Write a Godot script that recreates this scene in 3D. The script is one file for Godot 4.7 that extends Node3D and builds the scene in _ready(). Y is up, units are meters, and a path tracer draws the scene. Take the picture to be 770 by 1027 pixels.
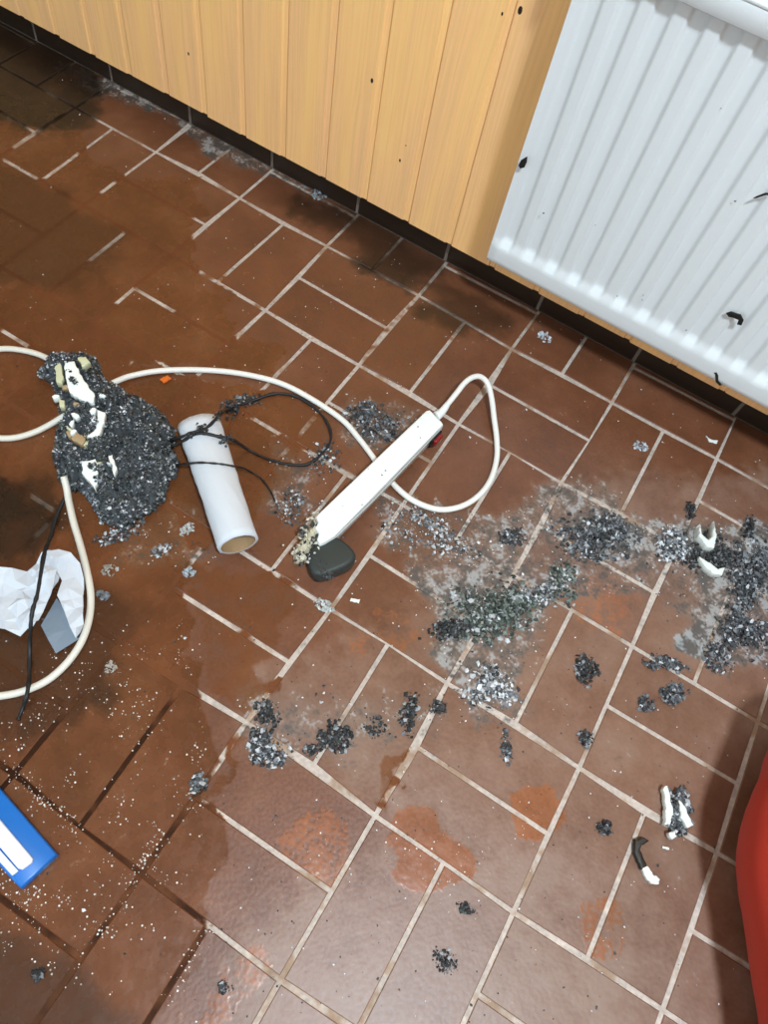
extends Node3D
# A tiled floor after a small fire: burnt extension lead, charred lump, ash and muddy water, a panelled wall and a radiator.
# Metres; x runs along the wall, z comes away from it, the top of the floor tiles is y = 0.

const TEX_W := 1408
const TEX_H := 928
const X0 := -1.35
const Z0 := -0.75
const SX := 2.2
const SZ := 1.45
const MW := 440          # the stain maps: 5 mm a cell
const MH := 290
const WALL_Z := -0.712   # face of the tiled skirting
const PLANK_Z := -0.69   # face of the boards

var rng := RandomNumberGenerator.new()
var stain := {}          # name -> Image, L8, full size
var ash_mat: StandardMaterial3D
var taken := {}


# ------------------------------------------------------------------ helpers
func v3(p: Vector2, y := 0.0) -> Vector3:
	return Vector3(p.x, y, p.y)

func mat(c: Color, rough := 0.6, spec := 0.5) -> StandardMaterial3D:
	var m := StandardMaterial3D.new()
	m.albedo_color = c
	m.roughness = rough
	m.metallic_specular = spec
	return m

func numbered(called: String) -> String:
	if not taken.has(called):
		taken[called] = 0
		return called
	taken[called] += 1
	return "%s_%03d" % [called, taken[called]]

func tag(o: Node, label: String, category: String, group := "") -> Node:
	o.set_meta("label", label)
	o.set_meta("category", category)
	if group != "":
		o.set_meta("group", group)
	return o

func thing(called: String, label: String, category: String, at := Vector3.ZERO, group := "") -> Node3D:
	var o := Node3D.new()
	o.name = numbered(called)
	add_child(o)
	o.position = at
	tag(o, label, category, group)
	return o

func put(called: String, mesh: Mesh, m: Material, parent: Node = null, at := Vector3.ZERO) -> MeshInstance3D:
	var o := MeshInstance3D.new()
	o.mesh = mesh
	o.material_override = m
	o.cast_shadow = GeometryInstance3D.SHADOW_CASTING_SETTING_ON
	o.position = at
	if parent == null or parent == self:
		o.name = numbered(called)
		add_child(o, true)
	else:
		o.name = called
		parent.add_child(o, true)
	return o

func struct(called: String, mesh: Mesh, m: Material, at := Vector3.ZERO) -> MeshInstance3D:
	var o := put(called, mesh, m, null, at)
	o.set_meta("kind", "structure")
	return o

func begin() -> SurfaceTool:
	var st := SurfaceTool.new()
	st.begin(Mesh.PRIMITIVE_TRIANGLES)
	return st

# corners counter-clockwise as seen from outside
func tri(st: SurfaceTool, a: Vector3, b: Vector3, c: Vector3) -> void:
	st.add_vertex(a)
	st.add_vertex(c)
	st.add_vertex(b)

func quad(st: SurfaceTool, a: Vector3, b: Vector3, c: Vector3, d: Vector3) -> void:
	tri(st, a, b, c)
	tri(st, a, c, d)

func done(st: SurfaceTool, smooth := false) -> ArrayMesh:
	if smooth:
		st.index()
	st.generate_normals()
	return st.commit()

func box(sx: float, sy: float, sz: float) -> BoxMesh:
	var b := BoxMesh.new()
	b.size = Vector3(sx, sy, sz)
	return b

# box with chamfered edges, centred
func soft_box(sx: float, sy: float, sz: float, r: float) -> ArrayMesh:
	var o := PackedVector2Array()
	for k in 4:
		var s := Vector2(1 if k == 0 or k == 3 else -1, 1 if k < 2 else -1)
		for q in 4:
			var a := (k + q / 3.0) * PI / 2
			o.append(Vector2(s.x * (sx / 2 - r), s.y * (sz / 2 - r)) + Vector2(cos(a), sin(a)) * r)
	return prism(o, -sy / 2, sy / 2, r * 0.8)

# upright prism over an outline, its upper and lower edges rounded by r
func prism(outline: PackedVector2Array, y0: float, y1: float, r: float, dome := 0.0) -> ArrayMesh:
	var o := outline
	if Geometry2D.is_polygon_clockwise(o):
		o.reverse()
	var st := begin()
	var n := o.size()
	var rings: Array = []
	var prof := [[y0, r], [y0 + r, 0.0], [y1 - r, 0.0], [y1 - r * 0.3, r * 0.3], [y1, r]]
	for pr in prof:
		var ring := PackedVector3Array()
		for k in n:
			var e0: Vector2 = (o[k] - o[(k + n - 1) % n]).normalized()
			var e1: Vector2 = (o[(k + 1) % n] - o[k]).normalized()
			var nn := (Vector2(-e0.y, e0.x) + Vector2(-e1.y, e1.x)).normalized()
			ring.append(v3(o[k] + nn * pr[1], pr[0]))
		rings.append(ring)
	for i in rings.size() - 1:
		for k in n:
			var a: Vector3 = rings[i][k]
			var b: Vector3 = rings[i][(k + 1) % n]
			var c: Vector3 = rings[i + 1][(k + 1) % n]
			var d: Vector3 = rings[i + 1][k]
			quad(st, a, d, c, b)
	var flat := PackedVector2Array()
	for p in rings[4]:
		flat.append(Vector2(p.x, p.z))
	var ix := Geometry2D.triangulate_polygon(flat)
	if ix.is_empty():
		ix = Geometry2D.triangulate_polygon(o)
	var mid := Vector2.ZERO
	for p in flat:
		mid += p / n
	if dome > 0.0:
		for k in n:
			tri(st, rings[4][k], v3(mid, y1 + dome), rings[4][(k + 1) % n])
	else:
		for k in range(0, ix.size(), 3):
			var a: Vector3 = rings[4][ix[k]]
			var b: Vector3 = rings[4][ix[k + 1]]
			var c: Vector3 = rings[4][ix[k + 2]]
			if (b - a).cross(c - a).y < 0:
				tri(st, a, c, b)
			else:
				tri(st, a, b, c)
	var low := PackedVector2Array()
	for p in rings[0]:
		low.append(Vector2(p.x, p.z))
	ix = Geometry2D.triangulate_polygon(low)
	if ix.is_empty():
		ix = Geometry2D.triangulate_polygon(o)
	for k in range(0, ix.size(), 3):
		var a: Vector3 = rings[0][ix[k]]
		var b: Vector3 = rings[0][ix[k + 1]]
		var c: Vector3 = rings[0][ix[k + 2]]
		if (b - a).cross(c - a).y > 0:
			tri(st, a, c, b)
		else:
			tri(st, a, b, c)
	return done(st)

# an outline with ragged edges
func ragged(o: PackedVector2Array, amp: float, step := 0.004) -> PackedVector2Array:
	var out := PackedVector2Array()
	for k in o.size():
		var a := o[k]
		var b := o[(k + 1) % o.size()]
		var parts := maxi(1, int(a.distance_to(b) / step))
		var n := (b - a).orthogonal().normalized()
		for q in parts:
			out.append(a.lerp(b, float(q) / parts) + n * rng.randf_range(-amp, amp))
	return out

# an outline with its corners cut round
func rounded(o: PackedVector2Array, times := 2) -> PackedVector2Array:
	for t in times:
		var out := PackedVector2Array()
		for k in o.size():
			var b := o[(k + 1) % o.size()]
			out.append(o[k].lerp(b, 0.25))
			out.append(o[k].lerp(b, 0.75))
		o = out
	return o

# round cable through points, Catmull-Rom; r1 is the radius at the far end
func tube(points: Array, r: float, sides := 8, step := 4, r1 := -1.0, rough := 0.0) -> ArrayMesh:
	var pts := PackedVector3Array()
	var n := points.size()
	for i in n - 1:
		var p0: Vector3 = points[max(i - 1, 0)]
		var p1: Vector3 = points[i]
		var p2: Vector3 = points[i + 1]
		var p3: Vector3 = points[min(i + 2, n - 1)]
		for k in step:
			pts.append(p1.cubic_interpolate(p2, p0, p3, float(k) / step))
	pts.append(points[n - 1])
	var st := begin()
	st.set_smooth_group(0)
	var rings: Array = []
	var side := Vector3.ZERO
	for i in pts.size():
		var t: Vector3 = (pts[min(i + 1, pts.size() - 1)] - pts[max(i - 1, 0)]).normalized()
		if side == Vector3.ZERO:
			side = t.cross(Vector3.UP).normalized()
		side = (side - t * side.dot(t)).normalized()
		var up := side.cross(t).normalized()
		var rr := r if r1 < 0 else lerpf(r, r1, float(i) / (pts.size() - 1))
		rr *= 1.0 + rough * rng.randf_range(-1, 1)
		var ring := PackedVector3Array()
		for k in sides:
			var a := TAU * k / sides
			ring.append(pts[i] + (side * cos(a) + up * sin(a)) * rr)
		rings.append(ring)
	for i in rings.size() - 1:
		for k in sides:
			quad(st, rings[i][k], rings[i + 1][k], rings[i + 1][(k + 1) % sides], rings[i][(k + 1) % sides])
	for k in range(1, sides - 1):
		tri(st, rings[0][0], rings[0][k], rings[0][k + 1])
		var e: PackedVector3Array = rings[rings.size() - 1]
		tri(st, e[0], e[k + 1], e[k])
	return done(st, true)

# one crumb: a small irregular closed chip
func chip(st: SurfaceTool, at: Vector3, size: float, c: Color, flat := 0.45) -> void:
	st.set_color(c)
	var t := Basis.from_euler(Vector3(rng.randf_range(-0.7, 0.7), rng.randf() * TAU, rng.randf_range(-0.7, 0.7)))
	var rim: Array = []
	var n := 5
	for k in n:
		var a := TAU * k / n
		var d := size * rng.randf_range(0.45, 1.2)
		rim.append(at + t * Vector3(cos(a) * d, size * rng.randf_range(-0.25, 0.25), sin(a) * d * 0.8))
	var top := at + t * Vector3(0, size * flat, 0)
	var low := at - t * Vector3(0, size * flat, 0)
	for k in n:
		tri(st, rim[(k + 1) % n], rim[k], top)
		tri(st, rim[k], rim[(k + 1) % n], low)

func grey(v: float, tint := 0.0) -> Color:
	return Color(v * (1.0 - tint * 0.3), v, v * (1.0 + tint * 0.45))

# kinds of ash: how the crumbs of a clump are coloured (linear values)
func ash_colour(kind: String) -> Color:
	var r := rng.randf()
	var q := rng.randf()
	match kind:
		"black":
			return grey(0.010 + 0.028 * r, 0.1) if q < 0.86 else grey(0.1 + 0.25 * r, 0.12)
		"white":
			if q < 0.42:
				return grey(0.35 + 0.4 * r, 0.07)
			return grey(0.08 + 0.18 * r, 0.14) if q < 0.8 else grey(0.02 + 0.03 * r, 0.1)
		"green":
			if q < 0.5:
				return Color(0.022 + 0.03 * r, 0.032 + 0.035 * r, 0.026 + 0.03 * r)
			return Color(0.10 + 0.08 * r, 0.12 + 0.09 * r, 0.105 + 0.08 * r) if q < 0.87 else grey(0.32 + 0.3 * r, 0.05)
		"mixed":
			if q < 0.55:
				return grey(0.015 + 0.04 * r, 0.15)
			return grey(0.09 + 0.12 * r, 0.16) if q < 0.82 else grey(0.35 + 0.35 * r, 0.05)
	if q < 0.55:
		return grey(0.018 + 0.04 * r, 0.2)
	return grey(0.08 + 0.11 * r, 0.2) if q < 0.9 else grey(0.32 + 0.3 * r, 0.08)

# a clump of ash crumbs spread over an ellipse (centre, two half axes)
func ash(label: String, c: Vector2, a: Vector2, b: Vector2, n: int, kind: String, size := 0.0042, high := 0.008, called := "ash_clump", category := "ash", group := "") -> MeshInstance3D:
	var st := begin()
	st.set_smooth_group(-1)
	var lobes: Array = []
	for k in 7:
		lobes.append(Vector2.from_angle(rng.randf() * TAU) * sqrt(rng.randf()) * 0.75)
	for k in n * 5 / 2:
		var q: Vector2 = lobes[rng.randi() % 7] + Vector2(rng.randfn(0, 0.26), rng.randfn(0, 0.26))
		if q.length() > 1.15:
			q = q.normalized() * rng.randf_range(0.2, 1.1)
		var s := size * (0.25 + 1.15 * pow(rng.randf(), 3.0))
		var up := maxf(0.0, 1.0 - q.length()) * high
		chip(st, v3(a * q.x + b * q.y, s * 0.25 + rng.randf() * up), s, ash_colour(kind), 0.3)
	var o := put(called, done(st), ash_mat, null, v3(c))
	tag(o, label, category, group)
	return o

# a little fluffy shred of one colour
func lint(label: String, c: Vector2, a: Vector2, b: Vector2, col: Color, n: int) -> void:
	var st := begin()
	st.set_smooth_group(-1)
	for k in n:
		var q := Vector2.from_angle(rng.randf() * TAU) * sqrt(rng.randf())
		var s := 0.0012 + 0.0034 * pow(rng.randf(), 2.0)
		chip(st, v3(a * q.x + b * q.y, 0.001 + rng.randf() * 0.007 * (1.0 - q.length())), s, col * rng.randf_range(0.6, 1.15), 0.3)
	tag(put("lint", done(st), ash_mat, null, v3(c)), label, "scrap")

# a rough mound over an outline; returns the top height at a point
func mound(outline: PackedVector2Array, at: Vector2, high: float, cell: float, rough: float, seed_: int, edge := 0.03) -> ArrayMesh:
	var nz := FastNoiseLite.new()
	nz.seed = seed_
	nz.frequency = 28.0
	nz.fractal_octaves = 4
	var lo := outline[0]
	var hi := outline[0]
	for p in outline:
		lo = lo.min(p)
		hi = hi.max(p)
	var nx := int((hi.x - lo.x) / cell) + 2
	var ny := int((hi.y - lo.y) / cell) + 2
	var h := PackedFloat32Array()
	h.resize(nx * ny)
	for j in ny:
		for i in nx:
			var p := lo + Vector2(i, j) * cell
			var d := 1.0
			for k in outline.size():
				d = minf(d, p.distance_to(Geometry2D.get_closest_point_to_segment(p, outline[k], outline[(k + 1) % outline.size()])))
			d += nz.get_noise_2d(p.x * 2, p.y * 2) * 0.006
			if not Geometry2D.is_point_in_polygon(p, outline):
				d = -d
			var e := clampf(d / edge, -0.2, 1.0)
			var v := sqrt(maxf(e, 0.0)) * high * (0.72 + 0.5 * nz.get_noise_2d(p.x, p.y)) + rough * nz.get_noise_2d(p.x * 5 + 3, p.y * 5) * clampf(e * 3, 0, 1)
			h[j * nx + i] = maxf(v, 0.001) if e > -0.05 else -1.0
	var st := begin()
	for j in ny - 1:
		for i in nx - 1:
			var q := [j * nx + i, j * nx + i + 1, (j + 1) * nx + i + 1, (j + 1) * nx + i]
			if h[q[0]] < 0 or h[q[1]] < 0 or h[q[2]] < 0 or h[q[3]] < 0:
				continue
			var p := lo + Vector2(i, j) * cell - at
			var a := v3(p, h[q[0]])
			var b := v3(p + Vector2(cell, 0), h[q[1]])
			var c := v3(p + Vector2(cell, cell), h[q[2]])
			var d := v3(p + Vector2(0, cell), h[q[3]])
			quad(st, a, d, c, b)
			quad(st, v3(p, 0.0), v3(p + Vector2(cell, 0), 0.0), v3(p + Vector2(cell, cell), 0.0), v3(p + Vector2(0, cell), 0.0))
			var around := [[j - 1, i, a, b], [j, i + 1, b, c], [j + 1, i, c, d], [j, i - 1, d, a]]
			for w in around:
				var open: bool = w[0] < 0 or w[1] < 0 or w[0] >= ny - 1 or w[1] >= nx - 1
				if not open:
					var s: int = w[0] * nx + w[1]
					open = h[s] < 0 or h[s + 1] < 0 or h[s + nx] < 0 or h[s + nx + 1] < 0
				if open:
					var e0: Vector3 = w[2]
					var e1: Vector3 = w[3]
					quad(st, e0, e1, Vector3(e1.x, 0, e1.z), Vector3(e0.x, 0, e0.z))
	return done(st, true)

# a crumpled sheet with a little thickness over an outline
func crumpled(outline: PackedVector2Array, at: Vector2, y: float, high: float, seed_: int, cell := 0.012, folds := 9.0) -> ArrayMesh:
	var nz := FastNoiseLite.new()
	nz.seed = seed_
	nz.noise_type = FastNoiseLite.TYPE_CELLULAR
	nz.cellular_return_type = FastNoiseLite.RETURN_DISTANCE
	nz.frequency = folds
	nz.fractal_type = FastNoiseLite.FRACTAL_NONE
	var r2 := RandomNumberGenerator.new()
	r2.seed = seed_
	var pts := PackedVector2Array()
	var n := outline.size()
	for k in n:
		var a := outline[k]
		var b := outline[(k + 1) % n]
		var parts := maxi(1, int(a.distance_to(b) / cell))
		for q in parts:
			pts.append(a.lerp(b, float(q) / parts))
	var rim := pts.size()
	var lo := outline[0]
	var hi := outline[0]
	for p in outline:
		lo = lo.min(p)
		hi = hi.max(p)
	var yy := lo.y
	while yy < hi.y:
		var xx := lo.x
		while xx < hi.x:
			var p := Vector2(xx + r2.randf_range(-0.4, 0.4) * cell, yy + r2.randf_range(-0.4, 0.4) * cell)
			if Geometry2D.is_point_in_polygon(p, outline):
				var near := 1.0
				for k in rim:
					near = minf(near, p.distance_to(pts[k]))
				if near > cell * 0.6:
					pts.append(p)
			xx += cell
		yy += cell
	var ix := Geometry2D.triangulate_delaunay(pts)
	var st := begin()
	st.set_smooth_group(-1)
	var top := PackedVector3Array()
	for k in pts.size():
		var p := pts[k]
		var v := y + high * absf(nz.get_noise_2d(p.x, p.y)) + high * 0.35 * r2.randf()
		top.append(v3(p - at, v))
	var dn := Vector3(0, -0.0008, 0)
	var use := {}
	for k in range(0, ix.size(), 3):
		var mid := (pts[ix[k]] + pts[ix[k + 1]] + pts[ix[k + 2]]) / 3.0
		if not Geometry2D.is_point_in_polygon(mid, outline):
			continue
		var a := top[ix[k]]
		var b := top[ix[k + 1]]
		var c := top[ix[k + 2]]
		if (b - a).cross(c - a).y < 0:
			var t := b
			b = c
			c = t
		tri(st, a, b, c)
		tri(st, a + dn, c + dn, b + dn)
	for k in rim:
		var a := top[k]
		var b := top[(k + 1) % rim]
		quad(st, a, b, b + dn, a + dn)
	return done(st)


# ------------------------------------------------------------------ stain maps
func fill_poly(im: Image, poly: PackedVector2Array, v: float) -> void:
	var lo := poly[0]
	var hi := poly[0]
	for p in poly:
		lo = lo.min(p)
		hi = hi.max(p)
	var c := Color(v, v, v)
	for j in range(maxi(0, int((lo.y - Z0) / SZ * MH)), mini(MH, int((hi.y - Z0) / SZ * MH) + 2)):
		for i in range(maxi(0, int((lo.x - X0) / SX * MW)), mini(MW, int((hi.x - X0) / SX * MW) + 2)):
			if Geometry2D.is_point_in_polygon(Vector2(X0 + (i + 0.5) * SX / MW, Z0 + (j + 0.5) * SZ / MH), poly):
				im.set_pixel(i, j, c)

func stroke(im: Image, a: Vector2, b: Vector2, r: float, v: float) -> void:
	var n := (b - a).normalized()
	var s := Vector2(-n.y, n.x) * r
	fill_poly(im, PackedVector2Array([a + s, b + s, b - s, a - s]), v)

func finish(im: Image, soft: int) -> Image:
	if soft > 1:
		im.resize(MW / soft, MH / soft, Image.INTERPOLATE_BILINEAR)
	im.resize(TEX_W, TEX_H, Image.INTERPOLATE_CUBIC)
	return im

func stain_at(called: String, x: float, z: float) -> float:
	var im: Image = stain[called]
	var i := clampi(int((x - X0) / SX * TEX_W), 0, TEX_W - 1)
	var j := clampi(int((z - Z0) / SZ * TEX_H), 0, TEX_H - 1)
	return im.get_pixel(i, j).r

func blank(v := 0.0) -> Image:
	var im := Image.create_empty(MW, MH, false, Image.FORMAT_L8)
	im.fill(Color(v, v, v))
	return im

func paint_stains() -> void:
	# wet brown sludge that lies over tiles and joints
	var mud := blank()
	fill_poly(mud, PackedVector2Array([Vector2(-1.2888, -0.5373), Vector2(-1.1449, -0.5495), Vector2(-1.018, -0.5824), Vector2(-0.9018, -0.5169), Vector2(-0.7848, -0.5065), Vector2(-0.6916, -0.5961), Vector2(-0.5784, -0.4392), Vector2(-0.4898, -0.3981), Vector2(-0.3973, -0.377), Vector2(-0.3211, -0.3575), Vector2(-0.2898, -0.2952), Vector2(-0.4074, -0.2309), Vector2(-0.5146, -0.1635), Vector2(-0.5135, -0.1386), Vector2(-0.6248, -0.1038), Vector2(-0.7967, -0.0264)]), 0.9)
	fill_poly(mud, PackedVector2Array([Vector2(-0.8235, -0.0318), Vector2(-0.601, -0.1224), Vector2(-0.4235, -0.2002), Vector2(-0.2594, -0.2745), Vector2(-0.2342, -0.1832), Vector2(-0.161, -0.0603), Vector2(-0.2058, 0.0507), Vector2(-0.1847, 0.1101), Vector2(-0.092, 0.1992), Vector2(-0.0194, 0.2577), Vector2(-0.0054, 0.305), Vector2(0.0478, 0.3118), Vector2(0.0935, 0.3721), Vector2(0.0957, 0.4065), Vector2(0.121, 0.5318), Vector2(-0.1352, 0.6814), Vector2(-0.6393, 0.2416)]), 0.95)
	fill_poly(mud, PackedVector2Array([Vector2(-0.573, -0.4437), Vector2(-0.3746, -0.5691), Vector2(-0.1982, -0.6005), Vector2(-0.0859, -0.5888), Vector2(-0.0742, -0.4554), Vector2(-0.2477, -0.376), Vector2(-0.3921, -0.3185)]), 0.38)
	fill_poly(mud, PackedVector2Array([Vector2(-0.2172, 0.0586), Vector2(-0.0604, -0.0124), Vector2(-0.0035, 0.1408), Vector2(-0.0128, 0.194), Vector2(-0.0899, 0.1978)]), 0.55)
	fill_poly(mud, PackedVector2Array([Vector2(-0.2594, -0.2745), Vector2(-0.1795, -0.2721), Vector2(-0.1649, -0.1652), Vector2(-0.161, -0.0603), Vector2(-0.2467, -0.1739)]), 0.6)
	fill_poly(mud, PackedVector2Array([Vector2(-0.2537, -0.3851), Vector2(-0.0511, -0.4569), Vector2(-0.0467, -0.3717), Vector2(-0.2015, -0.3057)]), 0.3)
	for s in [PackedVector2Array([Vector2(0.1992, 0.1922), Vector2(0.202, 0.1033)]), PackedVector2Array([Vector2(-0.0003, 0.198), Vector2(0.0016, 0.3005)]), PackedVector2Array([Vector2(0.0016, 0.1229), Vector2(-0.0021, 0.187)])]:
		stroke(mud, s[0], s[1], 0.007, 1.0)
	stain.mud = finish(mud, 2)
	# near-black soot water
	var dark := blank()
	fill_poly(dark, PackedVector2Array([Vector2(-1.4416, -0.7379), Vector2(-1.1744, -0.7472), Vector2(-1.0101, -0.7055), Vector2(-0.9616, -0.5924), Vector2(-0.9711, -0.5257), Vector2(-1.067, -0.47), Vector2(-1.1315, -0.3867)]), 1.0)
	fill_poly(dark, PackedVector2Array([Vector2(-0.5923, -0.653), Vector2(-0.5175, -0.6805), Vector2(-0.4276, -0.7209), Vector2(-0.3084, -0.7134), Vector2(-0.2129, -0.703), Vector2(-0.1806, -0.6531), Vector2(-0.2361, -0.5919), Vector2(-0.3058, -0.6062), Vector2(-0.3771, -0.6243), Vector2(-0.4252, -0.6289)]), 0.62)
	fill_poly(dark, PackedVector2Array([Vector2(-0.1836, -0.6507), Vector2(-0.1056, -0.6658), Vector2(-0.0321, -0.6466), Vector2(-0.0425, -0.6052), Vector2(-0.1055, -0.5673), Vector2(-0.1653, -0.5619)]), 0.5)
	fill_poly(dark, PackedVector2Array([Vector2(-0.5818, 0.1392), Vector2(-0.4488, 0.0738), Vector2(-0.3926, 0.1046), Vector2(-0.3714, 0.1663), Vector2(-0.4603, 0.2555)]), 0.8)
	fill_poly(dark, PackedVector2Array([Vector2(-0.408, 0.3055), Vector2(-0.2914, 0.2515), Vector2(-0.3092, 0.1955), Vector2(-0.2458, 0.2372), Vector2(-0.2302, 0.2905), Vector2(-0.3152, 0.3942)]), 0.95)
	fill_poly(dark, PackedVector2Array([Vector2(-0.4766, 0.2398), Vector2(-0.2546, 0.1401), Vector2(-0.1446, 0.2496), Vector2(-0.2021, 0.3467), Vector2(-0.3182, 0.4219)]), 0.45)
	fill_poly(dark, PackedVector2Array([Vector2(-0.1698, 0.5334), Vector2(-0.0202, 0.5105), Vector2(0.1097, 0.5182), Vector2(-0.0606, 0.6379)]), 0.45)
	fill_poly(dark, PackedVector2Array([Vector2(-1.0901, -0.3471), Vector2(-0.8597, -0.4044), Vector2(-0.6659, -0.3661), Vector2(-0.6768, -0.205), Vector2(-0.9031, -0.1681)]), 0.3)
	stain.dark = finish(dark, 6)
	# dry grey dust, stronger near the camera to paint in the lamp sheen
	var dust_sheen := blank()
	fill_poly(dust_sheen, PackedVector2Array([Vector2(0.0925, -0.1577), Vector2(0.186, -0.3977), Vector2(0.5314, -0.6736), Vector2(0.8341, -0.0815), Vector2(0.6652, 0.2564), Vector2(0.1944, 0.5089), Vector2(0.1114, 0.4086), Vector2(0.189, 0.2887), Vector2(0.1904, 0.1949), Vector2(-0.009, 0.1991), Vector2(-0.0161, 0.1), Vector2(0.0592, 0.0151)]), 0.65)
	fill_poly(dust_sheen, PackedVector2Array([Vector2(0.1209, 0.4028), Vector2(0.205, 0.2914), Vector2(0.2021, 0.1945), Vector2(0.4418, 0.1588), Vector2(0.6466, 0.2029), Vector2(0.3654, 0.4196), Vector2(0.1658, 0.5056)]), 0.95)
	fill_poly(dust_sheen, PackedVector2Array([Vector2(0.2083, 0.1553), Vector2(0.4722, 0.1007), Vector2(0.6197, 0.1259), Vector2(0.6424, 0.2273), Vector2(0.3654, 0.4196), Vector2(0.2205, 0.4737)]), 1.0)
	stain.dust_sheen = finish(dust_sheen, 8)
	# wet shoe prints that cut through the dust
	var foot := blank()
	fill_poly(foot, PackedVector2Array([Vector2(0.1201, 0.2557), Vector2(0.138, 0.2225), Vector2(0.168, 0.2228), Vector2(0.1907, 0.2423), Vector2(0.1996, 0.2719), Vector2(0.1978, 0.3021), Vector2(0.1707, 0.3), Vector2(0.1323, 0.3008), Vector2(0.1145, 0.2858)]), 0.72)
	fill_poly(foot, PackedVector2Array([Vector2(0.2167, 0.1894), Vector2(0.2329, 0.1667), Vector2(0.2602, 0.1523), Vector2(0.2755, 0.169), Vector2(0.2985, 0.171), Vector2(0.3212, 0.1676), Vector2(0.3373, 0.1816), Vector2(0.3392, 0.1961), Vector2(0.3232, 0.2162), Vector2(0.3011, 0.2399), Vector2(0.2766, 0.2512), Vector2(0.2528, 0.2493), Vector2(0.2445, 0.226), Vector2(0.2268, 0.2158)]), 1.0)
	fill_poly(foot, PackedVector2Array([Vector2(0.3344, 0.0853), Vector2(0.3528, 0.062), Vector2(0.3764, 0.0426), Vector2(0.3978, 0.0568), Vector2(0.4143, 0.0736), Vector2(0.401, 0.1015), Vector2(0.3883, 0.1204), Vector2(0.3686, 0.1245), Vector2(0.3525, 0.1096)]), 0.95)
	fill_poly(foot, PackedVector2Array([Vector2(0.4694, 0.1522), Vector2(0.4825, 0.1313), Vector2(0.5077, 0.1184), Vector2(0.529, 0.1436), Vector2(0.5375, 0.1777), Vector2(0.5176, 0.1944), Vector2(0.4875, 0.1993)]), 0.62)
	fill_poly(foot, PackedVector2Array([Vector2(0.0466, -0.0264), Vector2(0.0832, -0.055), Vector2(0.1357, -0.0365), Vector2(0.1231, -0.0017), Vector2(0.0826, -0.0006)]), 0.5)
	fill_poly(foot, PackedVector2Array([Vector2(0.026, 0.0021), Vector2(0.0732, 0.0057), Vector2(0.0852, 0.0408), Vector2(0.0631, 0.0471)]), 0.45)
	fill_poly(foot, PackedVector2Array([Vector2(0.277, -0.256), Vector2(0.3667, -0.308), Vector2(0.3888, -0.2735), Vector2(0.3771, -0.1991), Vector2(0.3166, -0.1861)]), 0.55)
	fill_poly(foot, PackedVector2Array([Vector2(0.1387, 0.4318), Vector2(0.1595, 0.3853), Vector2(0.1891, 0.4016), Vector2(0.1754, 0.4481), Vector2(0.1686, 0.4836), Vector2(0.1458, 0.497)]), 0.7)
	stain.foot = finish(foot, 1)
	# smeared grey and white ash
	var pale := blank()
	fill_poly(pale, PackedVector2Array([Vector2(-0.0571, -0.1988), Vector2(0.0489, -0.2356), Vector2(0.1332, -0.2806), Vector2(0.186, -0.3977), Vector2(0.2636, -0.4306), Vector2(0.3272, -0.4079), Vector2(0.4122, -0.4684), Vector2(0.5643, -0.5537), Vector2(0.6215, -0.3449), Vector2(0.5134, -0.2723), Vector2(0.3924, -0.2858), Vector2(0.2746, -0.2049), Vector2(0.2634, -0.1225), Vector2(0.3076, -0.0151), Vector2(0.2463, 0.0328), Vector2(0.2003, 0.0062), Vector2(0.1417, -0.0405), Vector2(0.1117, -0.0932), Vector2(0.0053, -0.1268)]), 0.62)
	fill_poly(pale, PackedVector2Array([Vector2(0.1304, -0.1842), Vector2(0.2468, -0.2654), Vector2(0.2758, -0.1309), Vector2(0.2926, -0.0297), Vector2(0.2316, 0.0345), Vector2(0.139, -0.0747)]), 0.72)
	fill_poly(pale, PackedVector2Array([Vector2(-0.2015, -0.3057), Vector2(-0.096, -0.3728), Vector2(-0.0467, -0.3717), Vector2(-0.0652, -0.2728), Vector2(-0.1453, -0.2491)]), 0.6)
	fill_poly(pale, PackedVector2Array([Vector2(-0.2442, -0.1758), Vector2(-0.1273, -0.1926), Vector2(-0.0788, -0.1188), Vector2(-0.1179, -0.0704), Vector2(-0.1713, -0.0948)]), 0.5)
	fill_poly(pale, PackedVector2Array([Vector2(-1.1224, -0.6906), Vector2(-0.9974, -0.7269), Vector2(-0.8031, -0.7394), Vector2(-0.5437, -0.7187), Vector2(-0.4731, -0.719), Vector2(-0.524, -0.6899), Vector2(-0.7751, -0.6719), Vector2(-0.8913, -0.6922), Vector2(-0.9686, -0.6636), Vector2(-1.0501, -0.6399)]), 0.72)
	fill_poly(pale, PackedVector2Array([Vector2(-0.0362, 0.1624), Vector2(0.0927, 0.0935), Vector2(0.1886, 0.0139), Vector2(0.215, 0.0611), Vector2(0.0875, 0.2036), Vector2(0.0276, 0.2275)]), 0.4)
	fill_poly(pale, PackedVector2Array([Vector2(-0.3258, 0.057), Vector2(-0.2548, -0.0348), Vector2(-0.16, 0.0187), Vector2(-0.2299, 0.0863), Vector2(-0.2953, 0.1132)]), 0.35)
	fill_poly(pale, PackedVector2Array([Vector2(0.4043, -0.4403), Vector2(0.544, -0.5622), Vector2(0.6343, -0.2982), Vector2(0.5365, -0.2513), Vector2(0.4737, -0.2457), Vector2(0.4598, -0.332)]), 0.8)
	fill_poly(pale, PackedVector2Array([Vector2(0.2369, -0.3658), Vector2(0.3412, -0.4178), Vector2(0.4228, -0.3884), Vector2(0.3604, -0.324), Vector2(0.2865, -0.2932)]), 0.78)
	stain.pale = finish(pale, 4)
	# joints that lie clear of the sludge, and joints that stay sunk and dark
	var clear := blank()
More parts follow.
